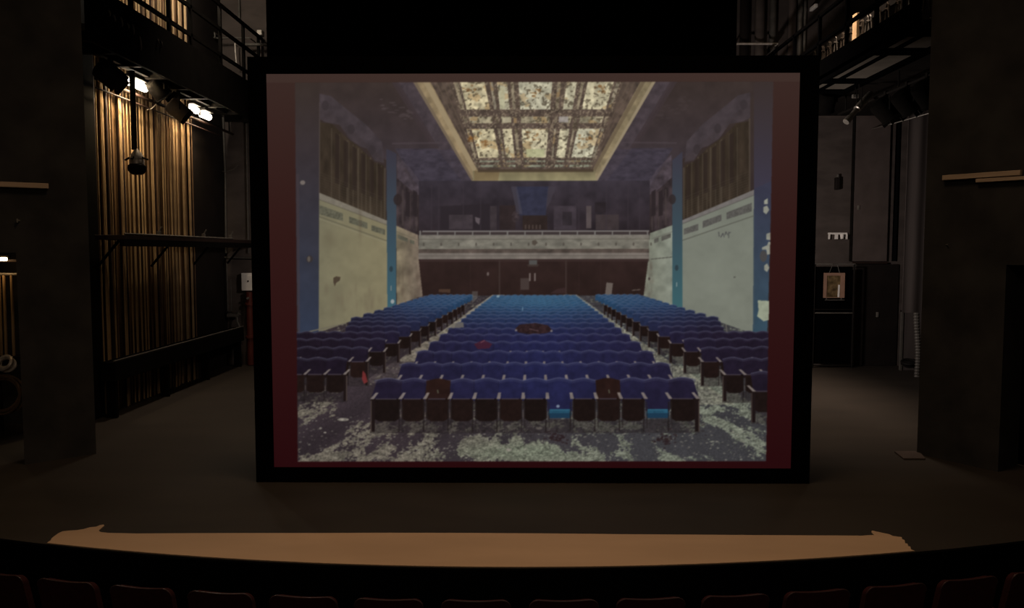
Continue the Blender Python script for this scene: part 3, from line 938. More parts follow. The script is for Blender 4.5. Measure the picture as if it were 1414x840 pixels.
def build_picture():
    P = paint_picture()
    nx, ny = 728, 540
    us = np.linspace(0, 1, nx); vs = np.linspace(0, 1, ny)
    U, V = np.meshgrid(us, vs)
    H = homography([(0, 1), (1, 1), (0, 0), (1, 0)], [TL, TR, BL, BR])
    q = np.stack([U, V, np.ones_like(U)], -1) @ H.T
    px, py = q[..., 0] / q[..., 2], q[..., 1] / q[..., 2]
    fx = (px - PX0) * SS - 0.5; fy = (py - PY0) * SS - 0.5
    ix = np.clip(fx.astype(int), 0, P.w - 2); iy = np.clip(fy.astype(int), 0, P.h - 2)
    tx = np.clip(fx - ix, 0, 1)[..., None]; ty = np.clip(fy - iy, 0, 1)[..., None]
    I = P.img
    c = (I[iy, ix] * (1 - tx) + I[iy, ix + 1] * tx) * (1 - ty) + (I[iy + 1, ix] * (1 - tx) + I[iy + 1, ix + 1] * tx) * ty
    c = np.clip(c, 0, 1)
    lin = np.where(c <= 0.04045, c / 12.92, ((c + 0.055) / 1.055) ** 2.4)
    n = nx * ny
    co = np.zeros((n, 3), np.float32)
    co[:, 0] = (sx0 + (sx1 - sx0) * U).ravel() - OX.x
    co[:, 1] = 0.015
    co[:, 2] = (sz0 + (sz1 - sz0) * V).ravel()
    idx = np.arange(n).reshape(ny, nx)
    f = np.stack([idx[:-1, :-1], idx[:-1, 1:], idx[1:, 1:], idx[1:, :-1]], -1).reshape(-1, 4)
    me = bpy.data.meshes.new('projected_picture')
    me.vertices.add(n); me.vertices.foreach_set('co', co.ravel())
    me.loops.add(f.size); me.loops.foreach_set('vertex_index', f.ravel().astype(np.int32))
    me.polygons.add(len(f)); me.polygons.foreach_set('loop_start', np.arange(0, f.size, 4, dtype=np.int32))
    me.update(calc_edges=True)
    at = me.color_attributes.new('picture', 'FLOAT_COLOR', 'POINT')
    col = np.ones((n, 4), np.float32); col[:, :3] = lin.reshape(-1, 3)
    at.data.foreach_set('color', col.ravel())
    m = bpy.data.materials.new('projected_light')
    m.use_nodes = True
    nt = m.node_tree
    bs = nt.nodes['Principled BSDF']
    ca = nt.nodes.new('ShaderNodeVertexColor'); ca.layer_name = 'picture'
    nt.links.new(ca.outputs['Color'], bs.inputs['Emission Color'])
    bs.inputs['Emission Strength'].default_value = PICTURE_GAIN
    bs.inputs['Base Color'].default_value = (0.008, 0.008, 0.008, 1)
    bs.inputs['Roughness'].default_value = 1.0
    bs.inputs['Specular IOR Level'].default_value = 0.0
    me.materials.append(m)
    o = bpy.data.objects.new('projected_picture', me)
    COL.objects.link(o)
    o.parent = scr
    o['label'] = 'projected photograph of a ruined auditorium with blue seats'


PICTURE_GAIN = 1.0
build_picture()

# black masking cloth hanging behind the screen
y = 10.4
xl, xr = at_y(368, 40, y).x, at_y(1018, 40, y).x
dr_ = empty('masking_drape', ((xl + xr) / 2, y, 9.9), 'wide black cloth hanging behind and above the projection screen', 'drape')
b = MB()
nseg = 120
top, bot = [], []
for k in range(nseg + 1):
    x = xl + (xr - xl) * k / nseg
    yy = y + 0.03 * math.sin(k * 0.9) + 0.012 * math.sin(k * 2.3)
    top.append(Vector((x, yy, 9.6)) - Vector(dr_.location)); bot.append(Vector((x, yy, 0.6)) - Vector(dr_.location))
vt = [b.bm.verts.new(p) for p in top]; vb = [b.bm.verts.new(p) for p in bot]
vt2 = [b.bm.verts.new(p + Vector((0, 0.015, 0))) for p in top]; vb2 = [b.bm.verts.new(p + Vector((0, 0.015, 0))) for p in bot]
for k in range(nseg):
    b.bm.faces.new((vt[k], vt[k + 1], vb[k + 1], vb[k])); b.bm.faces.new((vt2[k + 1], vt2[k], vb2[k], vb2[k + 1]))
    b.bm.faces.new((vt[k], vt2[k], vt2[k + 1], vt[k + 1])); b.bm.faces.new((vb[k + 1], vb2[k + 1], vb2[k], vb[k]))
b.bm.faces.new((vt[0], vb[0], vb2[0], vt2[0])); b.bm.faces.new((vt[-1], vt2[-1], vb2[-1], vb[-1]))
b.build('cloth', M['velvet'], dr_)
b = MB(); b.tube([Vector((xl - 0.1, y, 9.62)) - Vector(dr_.location), Vector((xr + 0.1, y, 9.62)) - Vector(dr_.location)], 0.03, 10)
for x in (xl + 0.5, 0, xr - 0.5):
    b.tube([Vector((x, y, 9.62)) - Vector(dr_.location), Vector((x, y, 9.9)) - Vector(dr_.location)], 0.012, 6)
b.build('batten', M['iron'], dr_)

# ------------------------------------------------------------------ left: wall of hauling ropes under a fly gallery
XW = -6.2
g = 'hauling ropes along the left stage wall'
protos = []
for r_, mk in ((0.011, 'rope'), (0.014, 'rope'), (0.010, 'rope_dark'), (0.015, 'rope_dark')):
    b = MB(); b.tube([(0, 0, 0.0), (0, 0, 3.2), (0, 0, 6.5), (0, 0, 9.9)], r_, 6)
    protos.append((b, r_, mk))
rope_me = []
for (b, r_, mk) in protos:
    o = b.build('hauling_rope', M[mk], None, True)
    rope_me.append(o.data)
    bpy.data.objects.remove(o, do_unlink=True)
yy = 11.50
n = 0
POST_Y = (11.50, 11.86, 12.33, 13.45, 14.9)
while yy < 14.85:
    yy += R.choice((0.065, 0.07, 0.075, 0.08, 0.10))
    if any(abs(yy - p) < 0.04 for p in POST_Y):
        continue
    o = bpy.data.objects.new('hauling_rope', R.choice(rope_me[:2] + rope_me[:2] + rope_me))
    COL.objects.link(o)
    o.location = (XW + R.uniform(0.06, 0.13), yy, 0)
    tag(o, 'taut brown hauling rope running up the boarded left stage wall', 'rope', g)
    n += 1

# dark uprights between the ropes
for k, py_ in enumerate(POST_Y):
    b = MB()
    wd = (0.05, 0.035, 0.05, 0.045, 0.05)[k]
    b.box((XW + 0.012, py_ - wd * 0.6, 0), (XW + 0.10, py_ + wd * 0.6, 9.9), bev=0.006)
    o = b.build('steel_upright', M['iron_red'])
    tag(o, ('dark steel upright nearest the black proscenium pier, beside the first ropes', 'dark steel upright second from the proscenium, behind the dark slanting spotlight', 'dark steel upright behind the hanging cage lamp',
            'dark steel upright between the two lit work lights', 'dark steel upright where the ropes end, farthest upstage')[k], 'upright', 'steel uprights of the rope wall')

# lock rail and lower rail
o = empty('lock_rail', (XW, 11.2, 2.5), 'long dark lock rail crossing the ropes at mid height', 'rail')
b = MB(); b.box((0.20, 0, 0.06), (0.62, 5.35, 0.13), bev=0.01); b.build('shelf', M['iron_red'], o)
b = MB(); b.box((0.56, 0, -0.03), (0.62, 5.35, 0.06)); b.build('front_board', M['fascia'], o)
b = MB(); b.tube([(0.61, 0.05, 0.145), (0.61, 4.3, 0.145)], 0.014, 8); b.build('edge_bar', M['steel_dark'], o)
for yb in (0.1, 1.8, 3.5, 5.2):
    b = MB(); b.tube([(0.16, yb, -0.35), (0.5, yb, 0.05)], 0.02, 6); b.build('bracket', M['fascia'], o)
o = empty('lower_rail', (XW, 11.2, 0.5), 'heavy dark rail low in front of the ropes near the floor', 'rail')
b = MB(); b.box((0.22, 0, 0.04), (0.44, 5.3, 0.32), bev=0.01); b.build('beam', M['fascia'], o)
b = MB(); b.tube([(0.42, 0, 0.335), (0.42, 5.3, 0.335)], 0.012, 6); b.build('edge_bar', M['steel_dark'], o)
for yb in (0.1, 1.8, 3.5, 5.2):
    b = MB(); b.box((0.26, yb - 0.03, -0.5), (0.40, yb + 0.03, 0.04)); b.build('leg', M['fascia'], o)
# rope locks (small handles) on the lock rail
lk = []
b = MB(); b.box((-0.03, -0.02, 0), (0.03, 0.02, 0.09), bev=0.006); b.tube([(0, 0, 0.08), (0.05, 0, 0.16)], 0.012, 6)
proto = b.build('rope_lock', M['steel_dark'])
for k, yk in enumerate((12.75, 14.55, 15.9)):
    c = proto if k == 0 else copy_tree(proto)
    c.location = (XW + 0.42, yk, 2.63)
    tag(c, ('small metal rope lock on the lock rail below the hanging cage lamp', 'small metal rope lock on the lock rail near the end of the ropes', 'small metal rope lock at the far end of the lock rail')[k], 'rope lock', 'rope locks on the rail')

# fly gallery
GX, GZ = -5.36, 5.02
ga = empty('fly_gallery', (XW, 10.6, GZ), 'black fly gallery with railing along the left wall above the ropes', 'gallery')
oo = Vector(ga.location)
def gb(name, lo, hi, m, bev=0.0):
    b = MB(); b.box(Vector(lo) - oo, Vector(hi) - oo, bev=bev); return b.build(name, m, ga)
gb('deck', (-5.98, 9.96, GZ + 0.12), (GX, BACK - 0.02, GZ + 0.18), M['soffit'])
gb('fascia', (GX, 9.96, GZ - 0.02), (GX + 0.05, BACK - 0.02, GZ + 0.70), M['fascia'])
for k, yk in enumerate((10.1, 10.75, 11.5, 12.3, 13.1, 13.9, 14.7, 15.5, 16.3)):
    gb('joist', (-5.98, yk - 0.04, GZ), (GX, yk + 0.04, GZ + 0.12), M['iron'])
gb('edge_beam', (-5.70, 9.96, GZ + 0.02), (-5.64, BACK - 0.02, GZ + 0.12), M['iron'])
for yk in (10.0, 11.1, 12.3, 13.1, 14.4, 15.6, 16.5):
    gb('rail_post', (GX, yk - 0.03, GZ + 0.70), (GX + 0.05, yk + 0.03, GZ + 1.75), M['fascia'])
for zz in (0.87, 1.32, 1.75):
    gb('handrail', (GX + 0.005, 9.96, GZ + zz - 0.028), (GX + 0.05, BACK - 0.02, GZ + zz + 0.028), M['fascia'])
# rags and tie lines knotted along the gallery face
b = MB()
b.tube([(0, 0, 0.06), (0.012, 0, 0.02), (0.02, 0.005, -0.05), (0.016, 0.0, -0.09)], [0.008, 0.012, 0.010, 0.005], 6)
proto = b.build('tie_line', M['steel_dark'], None, True)
spots = [(150, 17), (157, 24), (167, 29), (176, 35), (183, 39), (193, 58), (217, 57), (222, 60)]
for k, (px, py) in enumerate(spots):
    p = at_x(px, py, GX + 0.052)
    c = proto if k == 0 else copy_tree(proto)
    c.location = p
    c.scale = (1, 1, R.uniform(0.5, 1.0) if k != 5 else 1.3)
    tag(c, 'short pale tie line knotted on the dark face of the left fly gallery', 'tie line', 'tie lines on the left gallery face')

# lighting bar under the gallery and what hangs from it
BX, BZ = -5.90, 4.80
o = empty('lighting_bar', (BX, 11.2, BZ), 'long dark pipe under the left gallery carrying the work lights', 'pipe')
b = MB(); b.tube([(0, 0, 0), (0, 5.3, 0)], 0.026, 10); b.build('pipe', M['iron_red'], o)
b = MB(); b.tube([(0.0, 0, -0.13), (0.0, 4.6, -0.13)], 0.012, 8); b.build('lower_pipe', M['iron_red'], o)
for yk in (0.3, 2.0, 3.6, 5.1):
    b = MB(); b.tube([(0, yk, 0), (0.0, yk, GZ + 0.0 - BZ)], 0.014, 6); b.build('hanger', M['iron'], o)


def work_light(px, py, label, power, along=0.28, first=True):
    p = at_x(px, py, -5.86)
    t = empty('work_light', p, label, 'work light', 'lit work lights under the left gallery')
    b = MB()
    b.box((0.02, -along / 2 - 0.03, 0.02), (0.14, along / 2 + 0.03, 0.07), bev=0.012)
    b.box((0.02, -along / 2 - 0.03, -0.08), (0.05, -along / 2 - 0.01, 0.03)); b.box((0.02, along / 2 + 0.01, -0.08), (0.05, along / 2 + 0.03, 0.03))
    hs = b.build('housing', M['steel_dark'], t)
    b = MB()
    b.tube([(0.06, -along / 2, -0.05), (0.06, along / 2, -0.05)], 0.058, 12)
    b.build('tube', M['lamp'], hs, True)
    b = MB()
    b.tube([(0.08, 0, 0.05), (0.10, 0, GZ - p.z + 0.02)], 0.012, 6)
    b.build('stem', M['iron'], t)
    area('work_light_beam', (p.x + 0.20, p.y, p.z - 0.05), (p.x - 0.40, p.y, p.z - 0.42), 0.12, power, WARM_LAMP, 140)
    return t


WARM_LAMP = (1.0, 0.74, 0.44)
work_light(184, 113, 'glaring white work light above the cage lamp, nearest the proscenium', 46, 0.50)
work_light(262, 147, 'glaring white work light beside the grey spotlight, middle of the three', 18, 0.30)
work_light(279, 156, 'glaring white work light farthest upstage of the three', 6, 0.34)
point('upper_gallery_lamp', (-5.60, 12.3, 7.1), 85, (1.0, 0.86, 0.68), 0.12)
point('upper_gallery_lamp', (-5.60, 14.1, 7.1), 60, (1.0, 0.86, 0.68), 0.12)


def spotlight(p, aim, size, label, group, body='iron', bar_z=None, name='stage_spotlight'):
    """can shaped lantern: body along the aim direction, yoke and clamp up to its bar"""
    p = Vector(p)
    t = empty(name, p, label, 'spotlight', group)
    d = Vector(aim).normalized()
    q = d.to_track_quat('-Z', 'Y').to_matrix().to_4x4()
    s = size
    b = MB()
    b.lathe([(0.30 * s, 0.62 * s), (0.42 * s, 0.55 * s), (0.46 * s, 0.40 * s), (0.46 * s, -0.35 * s), (0.50 * s, -0.36 * s), (0.50 * s, -0.42 * s), (0.46 * s, -0.42 * s)], 20, q)
    bod = b.build('body', M[body], t, True)
    b = MB()
    b.lathe([(0.44 * s, -0.42 * s), (0.44 * s, -0.435 * s), (0.30 * s, -0.47 * s), (0.02 * s, -0.49 * s)], 20, q)
    b.build('lens', M['lens'], bod, True)
    for sx in (-1, 1):
        b = MB()
        b.box(Vector((sx * 0.52 * s - 0.02 * s, -0.36 * s, -0.62 * s)), Vector((sx * 0.52 * s + 0.02 * s, 0.36 * s, -0.40 * s)))
        for v in b.bm.verts:
            v.co = q.to_3x3() @ v.co
        b.build('barn_door', M['iron'], t)
    up = (bar_z - p.z) if bar_z else 0.9 * s
    side = d.cross(Vector((0, 0, 1))).normalized() * 0.52 * s
    b = MB()
    b.tube([side * 1.0, side * 1.0 + Vector((0, 0, up * 0.7)), -side * 1.0 + Vector((0, 0, up * 0.7)), -side * 1.0], 0.035 * s, 6)
    b.build('yoke', M['iron'], t)
    b = MB()
    b.box((-0.07 * s, -0.09 * s, up * 0.66), (0.07 * s, 0.09 * s, up + 0.02))
    b.build('clamp', M['iron'], t)
    return t


gs = 'dark lanterns under the left gallery'
spotlight(at_x(153, 105, -5.62), (0.55, 0.25, -0.5), 0.33, 'large dark spotlight slanting down left of the first lit work light', gs, 'iron', GZ)
spotlight(at_x(219, 124, -5.62), (0.35, 0.5, -0.6), 0.30, 'dark spotlight in silhouette between the first and second lit work lights', gs, 'iron', GZ)
spotlight(at_x(247, 153, -5.60), (0.55, 0.3, -0.5), 0.30, 'grey bodied spotlight slanting down just left of the middle work light', gs, 'steel_dark', GZ)

# cage lamp hanging on a dark pole in front of the ropes
p = at_x(189, 224, -5.62)
t = empty('cage_lamp', p, 'hanging lamp with grey domed cage and black shade on a dark pole before the ropes', 'lamp')
topz = GZ - p.z
b = MB(); b.tube([(-0.03, 0, 0.18), (-0.03, 0, topz)], 0.042, 8); b.build('drop_pole', M['iron_red'], t)
b = MB()
b.lathe([(0.012, 0.20), (0.02, 0.19), (0.045, 0.16), (0.085, 0.10), (0.10, 0.06), (0.10, 0.05)], 16)
b.build('dome', M['chrome'], t, True)
b = MB()
b.tube([(-0.17, 0, 0.03), (-0.09, -0.02, 0.065), (0, -0.03, 0.08), (0.09, -0.02, 0.065), (0.17, 0, 0.035)], 0.014, 6)
b.tube([(0.0, -0.17, 0.03), (0.0, -0.09, 0.065), (0.0, 0.09, 0.065), (0.0, 0.17, 0.035)], 0.014, 6)
b.build('cage_arm', M['iron'], t)
b = MB(); b.lathe([(0.09, 0.055), (0.105, 0.02), (0.105, -0.03), (0.095, -0.035)], 16); b.build('collar', M['chrome'], t, True)
b = MB(); b.lathe([(0.09, -0.03), (0.125, -0.05), (0.132, -0.09), (0.12, -0.13), (0.09, -0.17), (0.07, -0.18), (0.03, -0.178)], 20); b.build('shade', M['iron'], t, True)

# dangling cable across the rope wall
p0, p1 = at_x(229, 122, -5.62), at_x(203, 152, -5.95)
b = MB(); b.tube([Vector((0, 0, 0)), (p1 - p0) * 0.4 + Vector((0, 0, -0.08)), (p1 - p0) * 0.75 + Vector((0, 0, -0.06)), p1 - p0], 0.008, 6)
tag(b.build('hanging_cable', M['chrome'], None, True, None), 'thin pale cable hooked between the dark spotlight and the ropes', 'cable').location = p0

# ------------------------------------------------------------------ left corner upstage
yb = BACK
def wp(px, py, off=0.0):
    return at_y(px, py, yb - off)


def pipe_thing(name, pts_px, r, m, label, cat, off=0.06, group=None, clips=True):
    pts = [wp(px, py, off) for px, py in pts_px]
    o0 = pts[0].copy()
    b = MB(); b.tube([p - o0 for p in pts], r, 10)
    if off > 0.12:
        for p in (pts[0], pts[-1]) if abs(pts[0].x - pts[-1].x) > 0.3 else (pts[0],):
            b.tube([p - o0, Vector((p.x, yb - 0.002, p.z)) - o0], r * 0.7, 6)
    o = b.build(name, m, None, True)
    o.location = o0
    return tag(o, label, cat, group)


pipe_thing('conduit', [(308, 162), (311, 245), (312, 350)], 0.022, M['steel_dark'], 'grey vertical conduit on the back wall just right of the dark rope end', 'conduit')
pipe_thing('conduit', [(340, 166), (343, 350)], 0.014, M['steel_dark'], 'thin conduit below the small junction box beside the screen edge', 'conduit')
pipe_thing('conduit', [(300, 158.5), (337, 158.5)], 0.02, M['steel'], 'short horizontal grey pipe ending at the small junction box', 'conduit')
def wall_box(name, px0, py0, px1, py1, depth, m, label, cat, group=None, bev=0.01):
    a, c = wp(px0, py1), wp(px1, py0)
    b = MB(); o0 = Vector((a.x, yb - depth, a.z))
    b.box((0, 0, 0), (c.x - a.x, depth, c.z - a.z), bev=bev)
    o = b.build(name, m)
    o.location = o0
    return tag(o, label, cat, group)
wall_box('junction_box', 335, 150, 342.5, 163, 0.1, M['wood_light'], 'small pale junction box high on the back wall beside the screen', 'box')
pipe_thing('looped_cable', [(297, 232), (304, 236), (312, 237.5), (322, 234), (329, 228)], 0.007, M['steel_dark'], 'thin loop of cable sagging on the grey back wall left of the screen', 'cable', 0.09)
o = pipe_thing('wall_bar', [(299, 355.5), (350, 356.5)], 0.02, M['steel_dark'], 'horizontal grey bar on the back wall above the white electrical box', 'bar', 0.08)
t = empty('electrical_box', wp(333, 402, 0.16), 'white electrical box with a dark keyhole on the back wall left of the screen', 'electrical box')
a, c = wp(333, 402), wp(352, 377.5)
W_, H_ = c.x - a.x, c.z - a.z
b = MB(); b.box((0, 0.02, 0), (W_, 0.16, H_), bev=0.008); b.build('body', M['white'], t)
b = MB(); b.box((0.012, 0.0, 0.012), (W_ - 0.012, 0.02, H_ - 0.045), bev=0.004); dor = b.build('door', M['white'], t)
b = MB(); b.tube([(W_ * 0.5, -0.008, H_ * 0.55), (W_ * 0.5, 0.002, H_ * 0.55)], 0.018, 10); tag(b.build('lock', M['iron'], dor), 'dark round lock')
t = empty('red_standpipe', wp(346, 486, 0.13), 'dull red standpipe running down below the white electrical box', 'pipe')
hh = wp(346, 404).z - wp(346, 486).z
b = MB(); b.tube([(0, 0, -wp(346, 486).z), (0, 0, hh)], 0.07, 14); b.build('pipe', M['red'], t, True)
for zf in (0.25, 0.8):
    b = MB(); b.lathe([(0.07, hh * zf - 0.03), (0.095, hh * zf - 0.025), (0.095, hh * zf + 0.025), (0.07, hh * zf + 0.03)], 14); b.build('flange', M['red'], t, True)
b = MB(); b.tube([(0.0, -0.07, hh * 0.9), (0.0, -0.12, hh * 0.9)], 0.025, 8); tag(b.build('gauge', M['steel'], t), 'small pale gauge')
t = empty('hose_valve', wp(320, 436, 0.2), 'grey hose valve with drooping hose on the dark upstage corner', 'valve')
b = MB(); b.tube([(-0.09, 0, 0), (0.10, 0, 0)], 0.045, 12); b.tube([(0.08, 0, -0.02), (0.16, 0, 0.05)], 0.045, 10); b.build('body', M['steel_dark'], t, True)
b = MB(); b.tube([(0.11, 0, 0.0), (0.12, -0.02, -0.12), (0.16, -0.02, -0.22), (0.20, 0, -0.34)], 0.022, 8); b.build('hose', M['steel_dark'], t, True)
b = MB(); b.lathe([(0.06, -0.01), (0.075, 0.0), (0.06, 0.01)], 12, Matrix.Translation((-0.03, -0.02, 0.09))); b.tube([(-0.03, -0.01, 0.03), (-0.03, -0.02, 0.09)], 0.012, 6); b.build('wheel', M['steel_dark'], t, True)
b = MB(); b.tube([(-0.08, 0.0, 0), (-0.08, 0.0, 1.1)], 0.012, 8); b.tube([(-0.02, 0.05, 0.02), (-0.02, 0.05, 0.75)], 0.010, 8); b.tube([(0, 0, 0), (0, 0.19, 0)], 0.03, 8); b.build('supply_pipe', M['steel_dark'], t, True)
# small fittings at the upstage end of the gallery
pipe_thing('gallery_pipe', [(266, 52.5), (345, 52.5)], 0.018, M['steel_dark'], 'horizontal pipe across the back wall at the end of the left gallery', 'pipe', 0.35)
pipe_thing('gallery_pipe', [(336, 61.5), (366, 61.5)], 0.03, M['steel_dark'], 'thick short horizontal pipe beside the top corner of the screen', 'pipe', 0.3)
wall_box('switch_box', 357, 43, 364, 50.5, 0.12, M['steel'], 'small pale switch box on the back wall above the thick short pipe', 'box')
pipe_thing('conduit', [(330, 0), (330.5, 30)], 0.02, M['steel_dark'], 'thin vertical conduit high on the back wall left of the black cloth', 'conduit')
pipe_thing('hanging_line', [(324.5, 60), (325, 72), (326.5, 88)], 0.014, M['chrome'], 'pale cord hanging straight beside the gallery end', 'cord', 0.3)
for k, (px, py) in enumerate(((286.5, 25), (282, 36), (290.5, 46), (296, 45))):
    o = pipe_thing('tie_line', [(px, py), (px + 1, py + 6), (px - 0.5, py + 13 - 2 * k)], 0.022 - 0.002 * k, M['steel_dark'], 'frayed grey line hanging on the end of the left gallery', 'tie line', 0.45, 'lines at the end of the left gallery')

# ------------------------------------------------------------------ left opening beside the pier: a lit rack of ropes
ry = 10.3
bx = at_y(10, 375, ry)
t = empty('rope_rack', (bx.x, ry, 0), 'rack of upright golden poles under a lit bulb in the left doorway', 'rack')
o0 = Vector(t.location)
for px in (-4, 1, 7.5, 18):
    p1, p0 = at_y(px - 2.2, 380, ry), at_y(px + 1.5, 497, ry)
    b = MB(); b.tube([p0 - o0, p1 - o0], 0.018, 8); b.build('pole', M['rope'], t, True)
b = MB(); b.tube([at_y(-8, 379, ry) - o0, at_y(27, 379, ry) - o0], 0.02, 8); b.build('cross_bar', M['steel_dark'], t)
b = MB(); b.tube([at_y(-8, 360, ry + 0.05) - o0, at_y(26, 360, ry + 0.05) - o0], 0.02, 8); b.build('top_bar', M['iron_red'], t)
for px in (-7, 25):
    b = MB(); p1 = at_y(px, 359, ry + 0.05) - o0; b.tube([p1, Vector((p1.x, p1.y, 0.0))], 0.022, 8); b.build('upright', M['iron'], t)
b = MB(); b.box(at_y(-8, 500, ry + 0.12) - o0, at_y(27, 493, ry - 0.12) - o0); b.build('shelf', M['iron'], t)
t = empty('bulkhead_lamp', at_y(2, 358, ry - 0.03), 'small glowing lamp on top of the rope rack in the left doorway', 'lamp')
b = MB(); b.tube([(-0.06, 0, 0), (0.065, 0, 0)], 0.024, 12); b.build('bulb', M['lamp_soft'], t, True)
b = MB(); b.box((-0.08, 0.0, 0.02), (0.09, 0.06, 0.05), bev=0.008); b.build('housing', M['iron'], t)
point('bulkhead_glow', Vector(t.location) + Vector((0.0, -0.14, -0.06)), 2.2, (1.0, 0.6, 0.25), 0.03)


def coil(name, c, Rr, r, turns, m, label, rx=90, wob=0.12):
    b = MB()
    pts = []
    for k in range(turns * 22 + 1):
        a = 2 * math.pi * k / 22
        q = Rr * (1 + wob * math.sin(a * 0.37 + k * 0.01))
        pts.append((q * math.cos(a), q * 0.95 * math.sin(a), 0.03 * math.sin(a * 0.23) + 0.02 * math.sin(a * 1.3)))
    b.tube(pts, r, 6)
    for v in b.bm.verts:
        v.co = Matrix.Rotation(rad(rx), 3, 'X') @ v.co
    o = b.build(name, m, None, True)
    o.location = c
    return tag(o, label, 'rope coil')


coil('rope_coil', at_y(8, 500, ry - 0.16) + Vector((0, 0, -0.02)), 0.09, 0.022, 4, M['chrome'], 'small pale coil of rope at the foot of the golden poles', 60)
coil('rope_coil', at_y(4, 545, ry - 0.16), 0.24, 0.016, 5, M['rope_dark'], 'larger dark coil of rope hanging below the rack shelf', 84)

# pale battens fixed to the proscenium walls
def on_wall(px, py, a, d):
    """point where the sight line meets the vertical plane through a along d"""
    r = ray(px, py)
    n_ = Vector((d.y, -d.x, 0))
    k = (a - Vector((0, 0, CAM_H))).dot(n_) / r.dot(n_)
    return Vector((0, 0, CAM_H)) + r * k


def batten(name, pxa, pya, pxb, pyb, h, a, d, label, thick=0.05):
    p, q = on_wall(pxa, pya, a, d), on_wall(pxb, pyb, a, d)
    n_ = Vector((d.y, -d.x, 0))
    if n_.y > 0:
        n_ = -n_
    dd = q - p
    b = MB()
    b.prism([Vector((0, 0, 0)), dd, dd + Vector((0, 0, h)), Vector((0, 0, h))], n_ * thick)
    bmesh.ops.bevel(b.bm, geom=list(b.bm.edges), offset=0.004, segments=1, affect='EDGES')
    o = b.build(name, M['wood_light'])
    o.location = p + n_ * 0.002
    return tag(o, label, 'batten')


A_, D_ = Vector((pl0.x, pl0.y, 0)), dl
batten('wooden_batten', -30, 257.5, 66, 261, 0.058, A_, D_, 'pale wooden batten on the left proscenium wall')
A2, D2 = Vector((pr0.x, pr0.y, 0)), dr
batten('wooden_batten', 1304, 249.5, 1412, 242.5, 0.056, A2, D2, 'longer upper pale wooden batten on the right proscenium wall')
batten('wooden_batten', 1350, 252.5, 1440, 247.5, 0.04, A2, D2, 'shorter lower pale wooden batten just under the other on the right wall', 0.045)
# small hardware on the piers
def stud(px, py, a, d, label, name='wall_hook', m='steel_dark', r=0.018):
    p = on_wall(px, py, a, d)
    b = MB(); b.tube([(0, 0.0, 0), (0, -0.04, 0)], r * 0.5, 8); b.tube([(0, -0.04, -r), (0.0, -0.045, r)], r * 0.5, 8)
    o = b.build(name, M[m], None, True); o.location = p
    return tag(o, label, 'hook')
stud(27, 305, A_, D_, 'small pale hook on the left proscenium wall under the batten', r=0.02, m='steel')
stud(1306, 338, A2, D2, 'tiny metal hook midway down the right proscenium wall', r=0.008)
# stage weight plate at the foot of the right pier
b = MB()
b.prism([at_z(1235, 625.5), at_z(1248, 635.5), at_z(1278, 635.5), at_z(1272, 628.5), at_z(1265.5, 627), at_z(1264, 625.2)], (0, 0, 0.022))
bmesh.ops.bevel(b.bm, geom=list(b.bm.edges), offset=0.004, segments=1, affect='EDGES')
tag(b.build('floor_plate', M['plate']), 'thin brown metal plate on the floor at the foot of the right pier', 'plate')

# ------------------------------------------------------------------ right: fly gallery, lanterns and back wall fittings
HX, HZ = 4.86, 5.08
gr = empty('fly_gallery', (HX, 10.0, HZ), 'black fly gallery with pale soffit boards above the right wing', 'gallery')
oo = Vector(gr.location)
def hb(name, lo, hi, m, bev=0.0):
    b = MB(); b.box(Vector(lo) - oo, Vector(hi) - oo, bev=bev); return b.build(name, m, gr)
hb('deck', (HX, 10.0, HZ + 0.09), (8.98, BACK - 0.09, HZ + 0.15), M['iron'])
hb('fascia', (HX, 10.0, HZ + 0.03), (HX + 0.05, BACK - 0.09, HZ + 0.40), M['velvet'])
for yk in (10.2, 11.17, 13.05, 13.9, 15.6):
    hb('joist', (HX + 0.05, yk - 0.14, HZ + 0.03), (5.62, yk + 0.14, HZ + 0.09), M['velvet'])
hb('edge_beam', (5.06, 10.0, HZ + 0.045), (5.14, BACK - 0.09, HZ + 0.09), M['velvet'])
hb('edge_beam', (5.50, 10.0, HZ + 0.02), (5.62, BACK - 0.09, HZ + 0.09), M['velvet'])
for (y0, y1) in ((10.35, 11.03), (11.31, 12.91), (13.19, 13.76)):
    hb('soffit_board', (4.95, y0, HZ + 0.06), (5.05, y1, HZ + 0.085), M['soffit'])
    hb('soffit_board', (5.15, y0, HZ + 0.06), (5.49, y1, HZ + 0.085), M['soffit'])
for yk in (10.2, 11.2, 12.2, 13.3, 14.5, 15.7):
    hb('rail_post', (HX, yk - 0.025, HZ + 0.38), (HX + 0.05, yk + 0.025, HZ + 1.16), M['velvet'])
for zz in (0.70, 1.14):
    hb('handrail', (HX, 10.0, HZ + zz - 0.025), (HX + 0.05, BACK - 0.09, HZ + zz + 0.025), M['velvet'])

# what stands on the right gallery, seen through its railing
p = at_x(1179, 45, 5.35)
a_, c_ = at_x(1177, 62, 5.35), at_x(1184, 28, 5.35)
b = MB(); b.box((-0.01, 0.0, 0), (0.03, a_.y - c_.y if a_.y > c_.y else 0.3, 0.95), bev=0.006)
o = b.build('plywood_board', M['lit_panel']); o.location = (5.35, min(a_.y, c_.y), HZ + 0.15)
tag(o, 'bright orange plywood board standing on the right gallery behind the railing', 'board')
p = at_x(1177, 45, 5.6)
p = at_x(1209.5, 42, 5.5)
b = MB(); b.tube([(0, 0, 0), (0, 0, 0.75)], 0.018, 8); b.tube([(0, 0, 0.75), (0, 0, 0.9)], 0.03, 8)
o = b.build('metal_tube', M['chrome'], None, True); o.location = (p.x, p.y, HZ + 0.15)
tag(o, 'shiny upright metal tube on the right gallery right of the orange board', 'tube')
